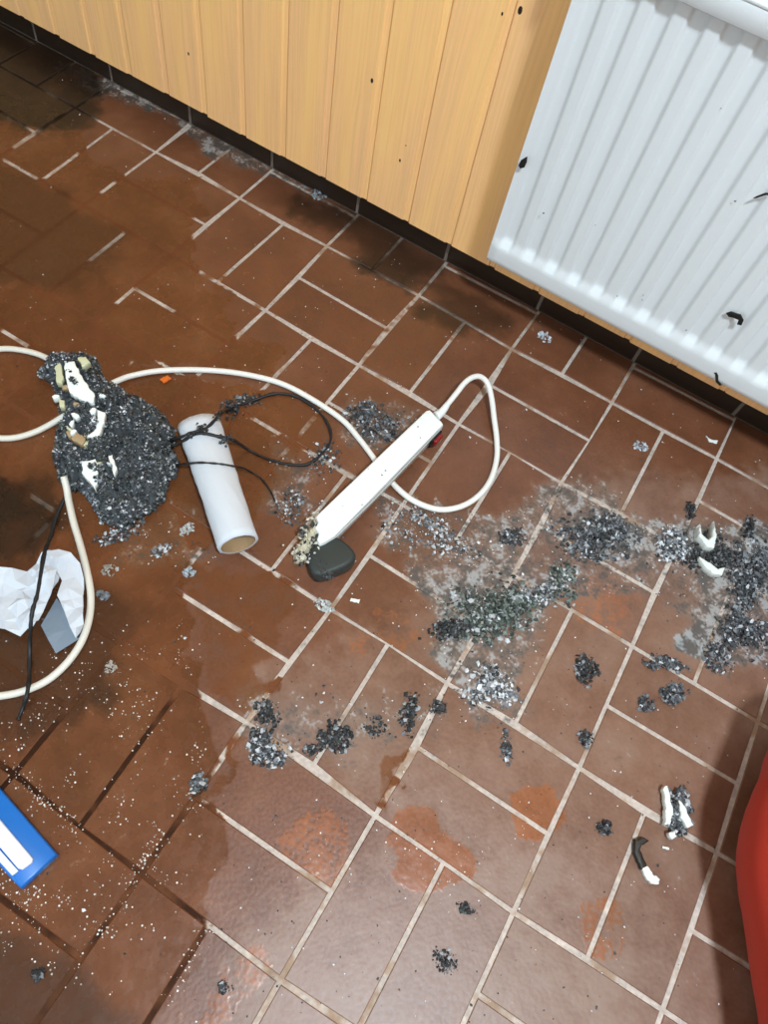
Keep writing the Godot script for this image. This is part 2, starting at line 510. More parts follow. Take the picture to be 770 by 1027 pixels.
	for s in [PackedVector2Array([Vector2(-1.0924, -0.496), Vector2(-1.0044, -0.4952)]), PackedVector2Array([Vector2(-0.999, -0.4331), Vector2(-0.999, -0.5452)]), PackedVector2Array([Vector2(-0.9001, -0.4123), Vector2(-0.9035, -0.4998)]), PackedVector2Array([Vector2(-0.9941, -0.3956), Vector2(-0.9106, -0.3958)]), PackedVector2Array([Vector2(-0.8035, -0.4462), Vector2(-0.7988, -0.4868)]), PackedVector2Array([Vector2(-0.6996, -0.3001), Vector2(-0.6997, -0.3901)]), PackedVector2Array([Vector2(-0.5986, -0.2564), Vector2(-0.5977, -0.2983)]), PackedVector2Array([Vector2(-0.5964, -0.2993), Vector2(-0.5158, -0.3026)]), PackedVector2Array([Vector2(-0.9977, -0.6187), Vector2(-1.0001, -0.7059)]), PackedVector2Array([Vector2(-0.9158, -0.597), Vector2(-0.7057, -0.5989)]), PackedVector2Array([Vector2(-0.9027, -0.5398), Vector2(-0.9069, -0.6011)]), PackedVector2Array([Vector2(-0.8003, -0.5304), Vector2(-0.8064, -0.7147)]), PackedVector2Array([Vector2(-0.7001, -0.6039), Vector2(-0.6995, -0.7075)]), PackedVector2Array([Vector2(-0.6001, -0.4641), Vector2(-0.6015, -0.699)]), PackedVector2Array([Vector2(-0.6318, -0.4987), Vector2(-0.6027, -0.4994)]), PackedVector2Array([Vector2(-0.6523, -0.6004), Vector2(-0.4003, -0.598)]), PackedVector2Array([Vector2(-0.4946, -0.4189), Vector2(-0.4965, -0.5966)]), PackedVector2Array([Vector2(-0.3946, -0.3791), Vector2(-0.3989, -0.6336)]), PackedVector2Array([Vector2(-0.396, -0.4997), Vector2(-0.205, -0.4976)]), PackedVector2Array([Vector2(-0.4054, -0.3881), Vector2(-0.0808, -0.3972)]), PackedVector2Array([Vector2(-0.701, -0.0968), Vector2(-0.6476, -0.1017)]), PackedVector2Array([Vector2(-0.4537, 0.1022), Vector2(-0.4081, 0.0997)]), PackedVector2Array([Vector2(-0.3927, 0.1436), Vector2(-0.3927, 0.1204)]), PackedVector2Array([Vector2(-0.0638, 0.0911), Vector2(-0.0025, 0.0959)]), PackedVector2Array([Vector2(-0.0543, 0.198), Vector2(-0.0026, 0.1949)]), PackedVector2Array([Vector2(-0.1739, 0.0955), Vector2(-0.0874, 0.0932)]), PackedVector2Array([Vector2(-0.0017, 0.0971), Vector2(0.0035, 0.0012)]), PackedVector2Array([Vector2(-0.277, -0.1893), Vector2(-0.2279, -0.2068)]), PackedVector2Array([Vector2(-0.2536, -0.2661), Vector2(-0.2939, -0.39)])]:
		stroke(clear, s[0], s[1], 0.011, 1.0)
	stain.clear = finish(clear, 1)
	var sunk := blank()
	fill_poly(sunk, PackedVector2Array([Vector2(-0.3739, 0.4004), Vector2(-0.0711, 0.2012), Vector2(0.0199, 0.2889), Vector2(0.1053, 0.4007), Vector2(0.1299, 0.5266), Vector2(-0.1352, 0.6814)]), 1.0)
	stain.sunk = finish(sunk, 3)

func noise_bytes(freq: float, oct: int, seed_: int, kind := FastNoiseLite.TYPE_SIMPLEX_SMOOTH) -> PackedByteArray:
	var nz := FastNoiseLite.new()
	nz.seed = seed_
	nz.noise_type = kind
	nz.frequency = freq
	nz.fractal_octaves = oct
	var im := nz.get_image(TEX_W, TEX_H, false, false, false)
	im.convert(Image.FORMAT_L8)
	return im.get_data()

# albedo, roughness and relief of the floor, worked out pixel by pixel in the floor's own plane
func floor_textures() -> Dictionary:
	var n1 := noise_bytes(0.012, 4, 3)
	var n2 := noise_bytes(0.05, 3, 11)
	var n3 := noise_bytes(0.22, 2, 23)
	var n4 := noise_bytes(0.10, 2, 31, FastNoiseLite.TYPE_CELLULAR)
	var mud: PackedByteArray = stain.mud.get_data()
	var dark: PackedByteArray = stain.dark.get_data()
	var dust_sheen: PackedByteArray = stain.dust_sheen.get_data()
	var foot: PackedByteArray = stain.foot.get_data()
	var pale: PackedByteArray = stain.pale.get_data()
	var clear: PackedByteArray = stain.clear.get_data()
	var sunk: PackedByteArray = stain.sunk.get_data()
	var total := TEX_W * TEX_H
	var tile := PackedByteArray()
	tile.resize(total * 3)
	var grout := PackedByteArray()
	grout.resize(total * 3)
	var rough := PackedByteArray()
	rough.resize(total)
	var high := PackedByteArray()
	high.resize(total)
	for at in total:
		var a := (n1[at] - 128) / 128.0
		var b := (n2[at] - 128) / 128.0
		var c := (n3[at] - 128) / 128.0
		var px := at % TEX_W
		var py := at / TEX_W
		var edge := mini(mini(px, TEX_W - 1 - px), mini(py, TEX_H - 1 - py))
		if edge < 30:
			a *= edge / 30.0
			b *= edge / 30.0
			c *= edge / 30.0
		var w := clampi(at + int(a * 26) + int(b * 9) + TEX_W * (int(b * 9) - int(a * 20)), 0, total - 1)
		var near := clampi(at + int(b * 5) + TEX_W * int(c * 4 - b * 3), 0, total - 1)
		var m := clampf((mud[w] / 255.0 + b * 0.22 + a * 0.25 - 0.34) * 3.0, 0, 1)
		var k := clampf((dark[w] / 255.0) * (1.0 + a * 0.5 + b * 0.15), 0, 1)
		var d := clampf((dust_sheen[w] / 255.0) * (0.85 + a * 0.5 + b * 0.25 + c * 0.12), 0, 1)
		var f := clampf((foot[near] / 255.0 + b * 0.5 + c * 0.3 - 0.42) * 5.0, 0, 1)
		if f > 0.0 and foot[at] < 200:
			var tx := (at % TEX_W) * 0.62 + (at / TEX_W) * 0.36
			var tz := (at / TEX_W) * 0.66 - (at % TEX_W) * 0.3
			f *= clampf(0.75 + 0.7 * sin(tx + b * 3.0) * sin(tz + a * 3.0) + b * 0.4, 0.15, 1.0)
		var s := clampf((pale[w] / 255.0 + b * 0.85 + c * 0.45 + a * 0.3 - 0.72) * 2.6, 0, 1)
		var soot := clampf((pale[w] / 255.0 - b * 0.8 - c * 0.35 + a * 0.35 - 0.64) * 2.0, 0, 1) * 0.62
		var film := clampf(pale[w] / 255.0 * 0.7 + a * 0.2, 0, 0.5)
		# tile
		var v := 1.0 + a * 0.13 + b * 0.05 + c * 0.05
		var r := 109.0 * v
		var g := 67.0 * v
		var u := 45.0 * v
		r += (141.0 - r) * d * 0.7; g += (117.0 - g) * d * 0.7; u += (104.0 - u) * d * 0.7
		var mv := 1.0 + a * 0.14 + b * 0.05 + c * 0.03
		r += (102.0 * mv - r) * m * 0.88; g += (58.0 * mv - g) * m * 0.88; u += (30.0 * mv - u) * m * 0.88
		r += (142.0 * v - r) * f * 0.85; g += (84.0 * v - g) * f * 0.85; u += (51.0 * v - u) * f * 0.85
		r += (118.0 - r) * film * 0.6; g += (117.0 - g) * film * 0.6; u += (115.0 - u) * film * 0.6
		r += (62.0 - r) * soot; g += (66.0 - g) * soot; u += (66.0 - u) * soot
		r += (168.0 - r) * s * 0.62; g += (178.0 - g) * s * 0.62; u += (182.0 - u) * s * 0.62
		r += (30.0 - r) * k * 0.9; g += (19.0 - g) * k * 0.9; u += (10.0 - u) * k * 0.9
		tile[at * 3] = clampi(int(r), 0, 255)
		tile[at * 3 + 1] = clampi(int(g), 0, 255)
		tile[at * 3 + 2] = clampi(int(u), 0, 255)
		# joint
		var o := clampf(m * 1.3, 0, 1) * (1.0 - clear[near] / 255.0 * clampf(1.0 + b * 0.6, 0, 1))
		v = 1.0 + b * 0.12 + c * 0.10
		r = 186.0 * v; g = 172.0 * v; u = 161.0 * v
		var old := clampf(a * 1.4 + b * 0.8 - 0.15, 0, 0.6)
		r += (128.0 - r) * old; g += (96.0 - g) * old; u += (70.0 - u) * old
		r += (103.0 * mv - r) * o * 0.94; g += (58.0 * mv - g) * o * 0.94; u += (31.0 * mv - u) * o * 0.94
		var sk := o * sunk[at] / 255.0 * clampf(0.75 + a * 1.3 + b * 0.5, 0, 1)
		r += (44.0 - r) * sk * 0.9; g += (22.0 - g) * sk * 0.9; u += (9.0 - u) * sk * 0.9
		r += (44.0 - r) * soot; g += (44.0 - g) * soot; u += (44.0 - u) * soot
		r += (30.0 - r) * k * 0.93; g += (19.0 - g) * k * 0.93; u += (10.0 - u) * k * 0.93
		grout[at * 3] = clampi(int(r), 0, 255)
		grout[at * 3 + 1] = clampi(int(g), 0, 255)
		grout[at * 3 + 2] = clampi(int(u), 0, 255)
		# gloss and relief
		var ro := 0.40 + d * 0.05 + c * 0.04 + s * 0.3 + soot * 0.3
		ro += (0.24 + b * 0.06 - ro) * maxf(m, f) * 0.8
		rough[at] = clampi(int(ro * 255), 20, 255)
		var wet := maxf(m, f)
		var hh := 0.5 + a * 0.06 + b * 0.05 * (1.0 - wet * 0.5) + c * 0.05 * (1.0 - wet * 0.6) + s * 0.12
		hh += wet * clampf((90 - n4[at]) / 90.0, 0, 1) * 0.10
		high[at] = clampi(int(hh * 255), 0, 255)
	var out := {}
	out.tile = ImageTexture.create_from_image(Image.create_from_data(TEX_W, TEX_H, false, Image.FORMAT_RGB8, tile))
	out.grout = ImageTexture.create_from_image(Image.create_from_data(TEX_W, TEX_H, false, Image.FORMAT_RGB8, grout))
	out.rough = ImageTexture.create_from_image(Image.create_from_data(TEX_W, TEX_H, false, Image.FORMAT_L8, rough))
	var hi := Image.create_from_data(TEX_W, TEX_H, false, Image.FORMAT_L8, high)
	hi.convert(Image.FORMAT_RGBA8)
	hi.bump_map_to_normal_map(2.0)
	out.normal = ImageTexture.create_from_image(hi)
	return out

func uv_of(x: float, z: float) -> Vector2:
	return Vector2((x - X0) / SX, (z - Z0) / SZ)

func floor_vertex(st: SurfaceTool, p: Vector3, at: Vector3) -> void:
	st.set_uv(uv_of(p.x + at.x, p.z + at.z))
	st.add_vertex(p)

func floor_quad(st: SurfaceTool, a: Vector3, b: Vector3, c: Vector3, d: Vector3, at: Vector3) -> void:
	for p in [a, c, b, a, d, c]:
		floor_vertex(st, p, at)


# ------------------------------------------------------------------ the floor
func build_floor(tx: Dictionary) -> void:
	var tm := StandardMaterial3D.new()
	tm.albedo_texture = tx.tile
	tm.vertex_color_use_as_albedo = true
	tm.roughness_texture = tx.rough
	tm.roughness_texture_channel = BaseMaterial3D.TEXTURE_CHANNEL_RED
	tm.normal_enabled = true
	tm.normal_texture = tx.normal
	tm.normal_scale = 0.5
	tm.texture_repeat = false
	var gm := StandardMaterial3D.new()
	gm.albedo_texture = tx.grout
	gm.roughness = 0.6
	gm.metallic_specular = 0.22
	gm.texture_repeat = false
	# the bed of mortar, flush where sludge fills the joints
	var st := begin()
	var nx := 300
	var nz := 200
	var pos := PackedVector3Array()
	for j in nz + 1:
		for i in nx + 1:
			var x := -1.7 + 3.0 * i / nx
			var z := WALL_Z + 2.0 * j / nz
			var m := clampf(stain_at("mud", x, z) * 2.2 - 0.4, 0, 1) * (1.0 - 0.6 * stain_at("sunk", x, z)) * (1.0 - stain_at("clear", x, z) * 0.5)
			pos.append(Vector3(x, lerpf(-0.0015, -0.0002, m) + rng.randf_range(-0.0002, 0.0002) * (1 - m), z))
	for j in nz:
		for i in nx:
			var q := j * (nx + 1) + i
			floor_quad(st, pos[q], pos[q + nx + 1], pos[q + nx + 2], pos[q + 1], Vector3.ZERO)
	st.index()
	st.generate_normals()
	var bed := struct("floor", st.commit(), gm)
	bed.set_meta("label", "pale mortar joints between brown floor tiles, muddied at left")
	var slab := put("slab", box(4.7, 0.1, 3.6), mat(Color(0.36, 0.24, 0.18), 0.7), bed, Vector3(-0.05, -0.062, 1.05))
	slab.cast_shadow = GeometryInstance3D.SHADOW_CASTING_SETTING_ON
	# tiles, two to a square, turned by a quarter from square to square
	var nudge := {Vector2(0, 0): Vector2(0.0029, 0.0016), Vector2(1, 0): Vector2(-0.0048, 0.0013), Vector2(2, 0): Vector2(0.0017, 0.0024), Vector2(3, 0): Vector2(0.0026, -0.0006), Vector2(0, -1): Vector2(-0.0019, -0.0063), Vector2(2, -1): Vector2(0.0003, 0.0031), Vector2(0.5, 0): Vector2(-0.0025, -0.0019), Vector2(1, 0.5): Vector2(-0.0047, -0.0001), Vector2(0, 0.5): Vector2(0.0036, -0.0025), Vector2(0, 1): Vector2(0.0009, -0.0056), Vector2(0, 2): Vector2(-0.0008, 0.0065), Vector2(0.5, 2): Vector2(-0.0032, 0.0032), Vector2(1, 2): Vector2(-0.0067, 0.0063), Vector2(0, 3): Vector2(-0.0009, 0.0035), Vector2(0.5, 3): Vector2(-0.0009, -0.0024), Vector2(0, 2.5): Vector2(0.0055, -0.0002), Vector2(2, 3): Vector2(0.001, -0.0032), Vector2(2, 2.5): Vector2(0.0021, -0.0025), Vector2(2, 1.5): Vector2(-0.0032, -0.0007), Vector2(2, 0.5): Vector2(0.0003, 0.0029), Vector2(2.5, 0): Vector2(0.0006, 0.0064), Vector2(3, -0.5): Vector2(0.0027, 0.0026), Vector2(1.5, 0): Vector2(0.0011, -0.0029), Vector2(1, -0.5): Vector2(0.0029, -0.0018), Vector2(0.5, -1): Vector2(0.0009, -0.0094), Vector2(0, -0.5): Vector2(-0.0017, -0.0029), Vector2(1, -2): Vector2(-0.0007, 0.0045), Vector2(0.5, -2): Vector2(-0.0023, 0.0018), Vector2(-0.5, -2): Vector2(0.0071, 0), Vector2(-1, -2): Vector2(0.0024, -0.0056), Vector2(-2, 2.5): Vector2(0.0047, -0.0003), Vector2(-2, 2): Vector2(0.004, 0.0014), Vector2(-1, 2): Vector2(-0.0001, 0.0035), Vector2(-1.5, 2): Vector2(0.0036, 0.0063), Vector2(-1, 2.5): Vector2(-0.005, 0.0024), Vector2(-1, 3): Vector2(0.0006, -0.0026), Vector2(-2.5, 3): Vector2(0.0043, 0.0045), Vector2(-3, 2.5): Vector2(-0.0043, -0.0014), Vector2(-3.5, 3): Vector2(-0.0012, -0.0068), Vector2(-4.5, 3): Vector2(-0.0057, 0.0003), Vector2(-5, 2.5): Vector2(-0.0034, 0.0059), Vector2(2.0, 3.5): Vector2(0.0034, -0.0039), Vector2(0.5, 3.5): Vector2(0.0022, -0.0071), Vector2(0, 3.5): Vector2(0.001, -0.0039), Vector2(-4, 3.5): Vector2(-0.0064, -0.0147)}
	for i in range(-8, 6):
		for j in range(-6, 4):
			var top := 3.575 if j == 3 else j + 1.0
			var rects: Array = []
			if posmod(i + j, 2) == 0:
				rects = [[i, j, i + 1, j + 0.5], [i, j + 0.5, i + 1, top]]
			else:
				rects = [[i, j, i + 0.5, top], [i + 0.5, j, i + 1, top]]
			for q in rects:
				var cs: Array = []
				for e in [Vector2(q[0], q[1]), Vector2(q[2], q[1]), Vector2(q[2], q[3]), Vector2(q[0], q[3])]:
					cs.append(Vector2(e.x * 0.2, -e.y * 0.2) + nudge.get(e, Vector2.ZERO))
				floor_tile(bed, cs, tm)

func floor_tile(bed: Node, cs: Array, tm: Material) -> void:
	var mid: Vector2 = (cs[0] + cs[1] + cs[2] + cs[3]) / 4.0
	var gap := 0.0030
	var bev := 0.0011
	var rings: Array = []
	var tilt := Vector2(rng.randf_range(-1, 1), rng.randf_range(-1, 1)) * 0.003
	for r in [[gap + bev, 0.0], [gap, -bev], [gap, -0.008]]:
		var ring: Array = []
		for k in 4:
			var p: Vector2 = cs[k]
			var a: Vector2 = (cs[(k + 1) % 4] - p).normalized()
			var b: Vector2 = (cs[(k + 3) % 4] - p).normalized()
			var q: Vector2 = p + (a + b) * float(r[0]) - mid
			ring.append(Vector3(q.x, r[1] + q.dot(tilt), q.y))
		rings.append(ring)
	var st := begin()
	st.set_smooth_group(-1)
	var t := rng.randf_range(-0.10, 0.08)
	st.set_color(Color(1.0 + t, 1.0 + t * 1.1 + rng.randf_range(-0.02, 0.02), 1.0 + t * 1.15))
	var at := v3(mid)
	floor_quad(st, rings[0][0], rings[0][1], rings[0][2], rings[0][3], at)
	for h in 2:
		for k in 4:
			floor_quad(st, rings[h + 1][k], rings[h + 1][(k + 1) % 4], rings[h][(k + 1) % 4], rings[h][k], at)
	st.generate_normals()
	st.generate_tangents()
	put("floor_tile", st.commit(), tm, bed, at)


# ------------------------------------------------------------------ wall
func wood_texture(seed_: int) -> ImageTexture:
	var w := 96
	var h := 768
	var nz := FastNoiseLite.new()
	nz.seed = seed_
	nz.frequency = 0.02
	nz.fractal_octaves = 3
	var im := Image.create_empty(w, h, false, Image.FORMAT_RGB8)
	for y in h:
		for x in w:
			var wob := nz.get_noise_2d(x * 0.4, y * 0.12) * 9.0
			var g := nz.get_noise_2d((x + wob) * 9.0, y * 0.22)
			var f := nz.get_noise_2d((x + wob) * 30.0, y * 0.9 + 50)
			var t := nz.get_noise_2d(x * 0.7 + 90, y * 0.1)
			var v := 1.0 + g * 0.055 + f * 0.02 + t * 0.05
			im.set_pixel(x, y, Color(minf(1.0, 0.985 * v), 0.770 * v - g * 0.01, 0.520 * v - t * 0.04))
	return ImageTexture.create_from_image(im)

func build_wall() -> void:
	var plaster := mat(Color(0.85, 0.83, 0.78), 0.8)
	var wall := struct("wall_back", box(4.6, 2.55, 0.12), mat(Color(0.3, 0.22, 0.15), 0.9), Vector3(-0.05, 1.225, -0.785))
	struct("wall_left", box(0.12, 2.55, 3.6), plaster, Vector3(-2.35, 1.225, 1.05))
	struct("wall_right", box(0.12, 2.55, 3.6), plaster, Vector3(2.25, 1.225, 1.05))
	struct("wall_front", box(4.6, 2.55, 0.12), plaster, Vector3(-0.05, 1.225, 2.9))
	var glow := mat(Color(0.9, 0.95, 1.0), 0.2)
	glow.emission_enabled = true
	glow.emission = Color(0.8, 0.9, 1.0)
	glow.emission_energy_multiplier = 1.0
	var fill_panel := struct("added_fill_panel_1", box(1.3, 1.2, 0.02), glow, Vector3(-0.9, 1.55, 2.825))  # added glowing panel, goes with the fill light behind the camera
	for q in [[1.46, 0.08, 0.0, 0.64], [1.46, 0.08, 0.0, -0.64], [0.08, 1.2, 0.69, 0.0], [0.08, 1.2, -0.69, 0.0]]:
		put("added_panel_frame", box(q[0], q[1], 0.04), mat(Color(0.92, 0.92, 0.92), 0.5), fill_panel, Vector3(q[2], q[3], 0.0))
	struct("ceiling", box(4.7, 0.1, 3.8), mat(Color(0.9, 0.9, 0.88), 0.9), Vector3(-0.05, 2.55, 1.05))
	# boards: a face, a bevel, and the sunk lip of the tongue
	var woods: Array = []
	for k in 4:
		var m := mat(Color(1, 1, 1), 0.42)
		m.albedo_texture = wood_texture(40 + k * 7)
		woods.append(m)
	var pitch := 0.0912
	var prof := [Vector2(0.0, -0.016), Vector2(0.0, -0.0030), Vector2(0.0030, 0.0), Vector2(0.0800, 0.0), Vector2(0.0820, -0.0022), Vector2(0.0908, -0.0026), Vector2(0.0910, -0.016)]
	for k in range(-18, 24):
		var x := -0.195 + k * pitch
		if x < -2.3 or x > 1.3:
			continue
		var st := begin()
		st.set_smooth_group(-1)
		var y0 := 0.057 + rng.randf_range(-0.0015, 0.0015)
		var y1 := 2.45
		for s in prof.size() - 1:
			var a: Vector2 = prof[s]
			var b: Vector2 = prof[s + 1]
			var cs := [[a, y0], [b, y0], [b, y1], [a, y1]]
			for q in [0, 2, 1, 0, 3, 2]:
				var c: Array = cs[q]
				st.set_uv(Vector2(c[0].x / 0.095, c[1] / 1.2))
				st.add_vertex(Vector3(c[0].x, c[1], c[0].y))
		for s in range(1, prof.size() - 1):
			st.set_uv(Vector2(0.5, 0.02))
			tri(st, Vector3(prof[0].x, y0, prof[0].y), Vector3(prof[s + 1].x, y0, prof[s + 1].y), Vector3(prof[s].x, y0, prof[s].y))
		st.generate_normals()
		put("plank", st.commit(), woods[(k * 5 + 90) % 4], wall, Vector3(x + 0.05, -1.225, PLANK_Z + 0.785))
	# nail holes and small knots in the boards
	var hole := mat(Color(0.13, 0.07, 0.035), 0.8)
	for q in [[Vector3(-0.3956, 0.2781, -0.69), 0.0032], [Vector3(-0.323, 0.1692, -0.69), 0.0024], [Vector3(-0.1864, 0.4668, -0.69), 0.0042], [Vector3(-0.2099, 0.4531, -0.69), 0.0020], [Vector3(-0.7735, 0.1628, -0.69), 0.0024], [Vector3(-0.3168, 0.2008, -0.69), 0.0012]]:
		var st := begin()
		st.set_smooth_group(-1)
		var r: float = q[1]
		var c: Vector3 = q[0]
		for k in 8:
			var a0 := TAU * k / 8
			var a1 := TAU * (k + 1) / 8
			var p0 := Vector3(cos(a0) * r * 0.8, sin(a0) * r * 1.35, 0)
			var p1 := Vector3(cos(a1) * r * 0.8, sin(a1) * r * 1.35, 0)
			tri(st, Vector3(0, 0, 0.0007), p0, p1)
			tri(st, Vector3(0, 0, -0.001), p1, p0)
		put("knot", done(st), hole, wall, c - wall.position)
	# skirting of dark tiles
	var sk := struct("baseboard_back", box(4.4, 0.10, 0.012), mat(Color(0.42, 0.37, 0.33), 0.8), Vector3(-0.05, 0.047, WALL_Z - 0.0075))
	var sm := mat(Color(0.19, 0.135, 0.095), 0.5)
	for i in range(-11, 7):
		var t := put("skirting_tile", soft_box(0.194, 0.098, 0.008, 0.0018), sm, sk, Vector3(i * 0.2 - 0.005 + 0.1 + 0.05, 0.002, 0.0035))
		t.rotation.x = 0.0

func build_radiator() -> void:
	var white := mat(Color(0.845, 0.855, 0.855), 0.35)
	var x0 := -0.1015
	var front := -0.605
	var rad := thing("radiator", "white ribbed panel radiator on the panelled wall at upper right", "radiator", Vector3(x0, 0.140, front))
	var pitch := 0.0405
	var count := 28
	var per := 16
	var ys := [0.0, 0.004, 0.012, 0.030, 0.034, 0.038, 0.042, 0.046, 0.050, 0.054, 0.058, 0.07, 0.15, 0.25, 0.35, 0.41, 0.459]
	var cols := count * per
	var w := pitch * count + 0.022
	var pts: Array = []
	for i in cols + 3:
		var x := 0.0
		var t := -1.0
		if i == 0:
			x = 0.0
		elif i == cols + 2:
			x = w
		else:
			x = 0.013 + (i - 1) * pitch / per
			t = fposmod(float(i - 1) / per, 1.0)
		var g := 0.0
		if t >= 0:
			g = smoothstep(0.0, 0.09, t) * (1.0 - smoothstep(0.46, 0.60, t))
		var row: Array = []
		for y in ys:
			var up := smoothstep(0.032, 0.054, y)
			var z: float = -(0.0058 * g + 0.0060) * up
			if i == 0 or i == cols + 2:
				z = -0.004
			if y == 0.0:
				z = -0.006
			elif y == 0.004:
				z -= 0.0012
			row.append(Vector3(x, y, z))
		pts.append(row)
	var st := begin()
	for i in pts.size() - 1:
		for j in ys.size() - 1:
			quad(st, pts[i][j], pts[i + 1][j], pts[i + 1][j + 1], pts[i][j + 1])
		quad(st, pts[i][0] + Vector3(0, 0, -0.012), pts[i + 1][0] + Vector3(0, 0, -0.012), pts[i + 1][0], pts[i][0])
	put("panel", done(st, true), white, rad)
	put("back_panel", soft_box(w - 0.004, 0.42, 0.012, 0.003), white, rad, Vector3(w / 2, 0.215, -0.062))
	put("convector", box(w - 0.06, 0.38, 0.028), mat(Color(0.7, 0.72, 0.72), 0.5), rad, Vector3(w / 2, 0.215, -0.037))
	var side := put("side_cover", soft_box(0.004, 0.43, 0.056, 0.0012), white, rad, Vector3(0.0022, 0.217, -0.036))
	side.rotation.y = 0
	# the cover over the top, its front lip standing a little proud
	put("top_cover", soft_box(w + 0.004, 0.026, 0.006, 0.002), white, rad, Vector3(w / 2, 0.4635, 0.004))
	var grille := put("grille", soft_box(w + 0.006, 0.004, 0.076, 0.001), white, rad, Vector3(w / 2, 0.4785, -0.030))
	for k in 26:
		put("grille_bar", box(0.030, 0.004, 0.060), white, grille, Vector3(-w / 2 + 0.03 + k * 0.0425, 0.003, 0.0))
	put("bracket", box(0.03, 0.3, 0.016), mat(Color(0.8, 0.81, 0.81), 0.5), rad, Vector3(0.16, 0.2, -0.0765))
	put("bracket", box(0.03, 0.3, 0.016), mat(Color(0.8, 0.81, 0.81), 0.5), rad, Vector3(0.96, 0.2, -0.0765))
	# bits of soot and burnt film that stuck to it
	var soot := mat(Color(0.05, 0.055, 0.045), 0.6)
	var bits := [
		["black burnt flake stuck to the radiator ribs at right edge", Vector3(0.2686, 0.2679, -0.606), [[0, 0], [14, 3], [22, -3], [24, -12], [18, -14], [16, -6], [8, -7], [2, -9], [-4, -6]], 0.001],
		["dark burnt scrap stuck on the left edge of the radiator", Vector3(-0.0932, 0.3305, -0.602), [[0, -9], [5, -5], [6, 4], [4, 12], [2, 10], [-3, 3], [-4, -6]], 0.001],
		["thin black curl of burnt film on the radiator's bottom edge", Vector3(0.3139, 0.1505, -0.606), [[-9, 7], [-6, 10], [-1, 6], [4, -3], [12, -7], [11, -10], [2, -7], [-3, 1], [-6, 6]], 0.001],
		["short black streak on the radiator near the right edge, above the burnt flake", Vector3(0.2122, 0.433, -0.607), [[-7, -6], [-3, -3], [4, 5], [9, 7], [8, 9], [2, 7], [-5, -2]], 0.001]]
	for b in bits:
		var poly := PackedVector2Array()
		for q in b[2]:
			poly.append(Vector2(q[0], -q[1]) * float(b[3]))
		var o := put("burnt_flake", prism(poly, 0.0, 0.0022, 0.0005), soot, null, b[1])
		o.rotation.x = PI / 2
		tag(o, b[0], "soot flake")
	var k := 0
	for q in [Vector3(-0.0386, 0.2694, -0.606), Vector3(0.1527, 0.2141, -0.606), Vector3(0.1153, 0.504, -0.61), Vector3(0.1886, 0.4134, -0.606), Vector3(0.1501, 0.2229, -0.606), Vector3(0.2324, 0.2022, -0.607), Vector3(0.1169, 0.1994, -0.606), Vector3(0.0393, 0.2912, -0.606)]:
		var s := begin()
		s.set_smooth_group(-1)
		chip(s, Vector3.ZERO, 0.0022 if k in [0, 3] else 0.0014, Color(0.01, 0.01, 0.01), 0.4)
		put("soot_speck", done(s), soot, rad, q - rad.position)
		k += 1


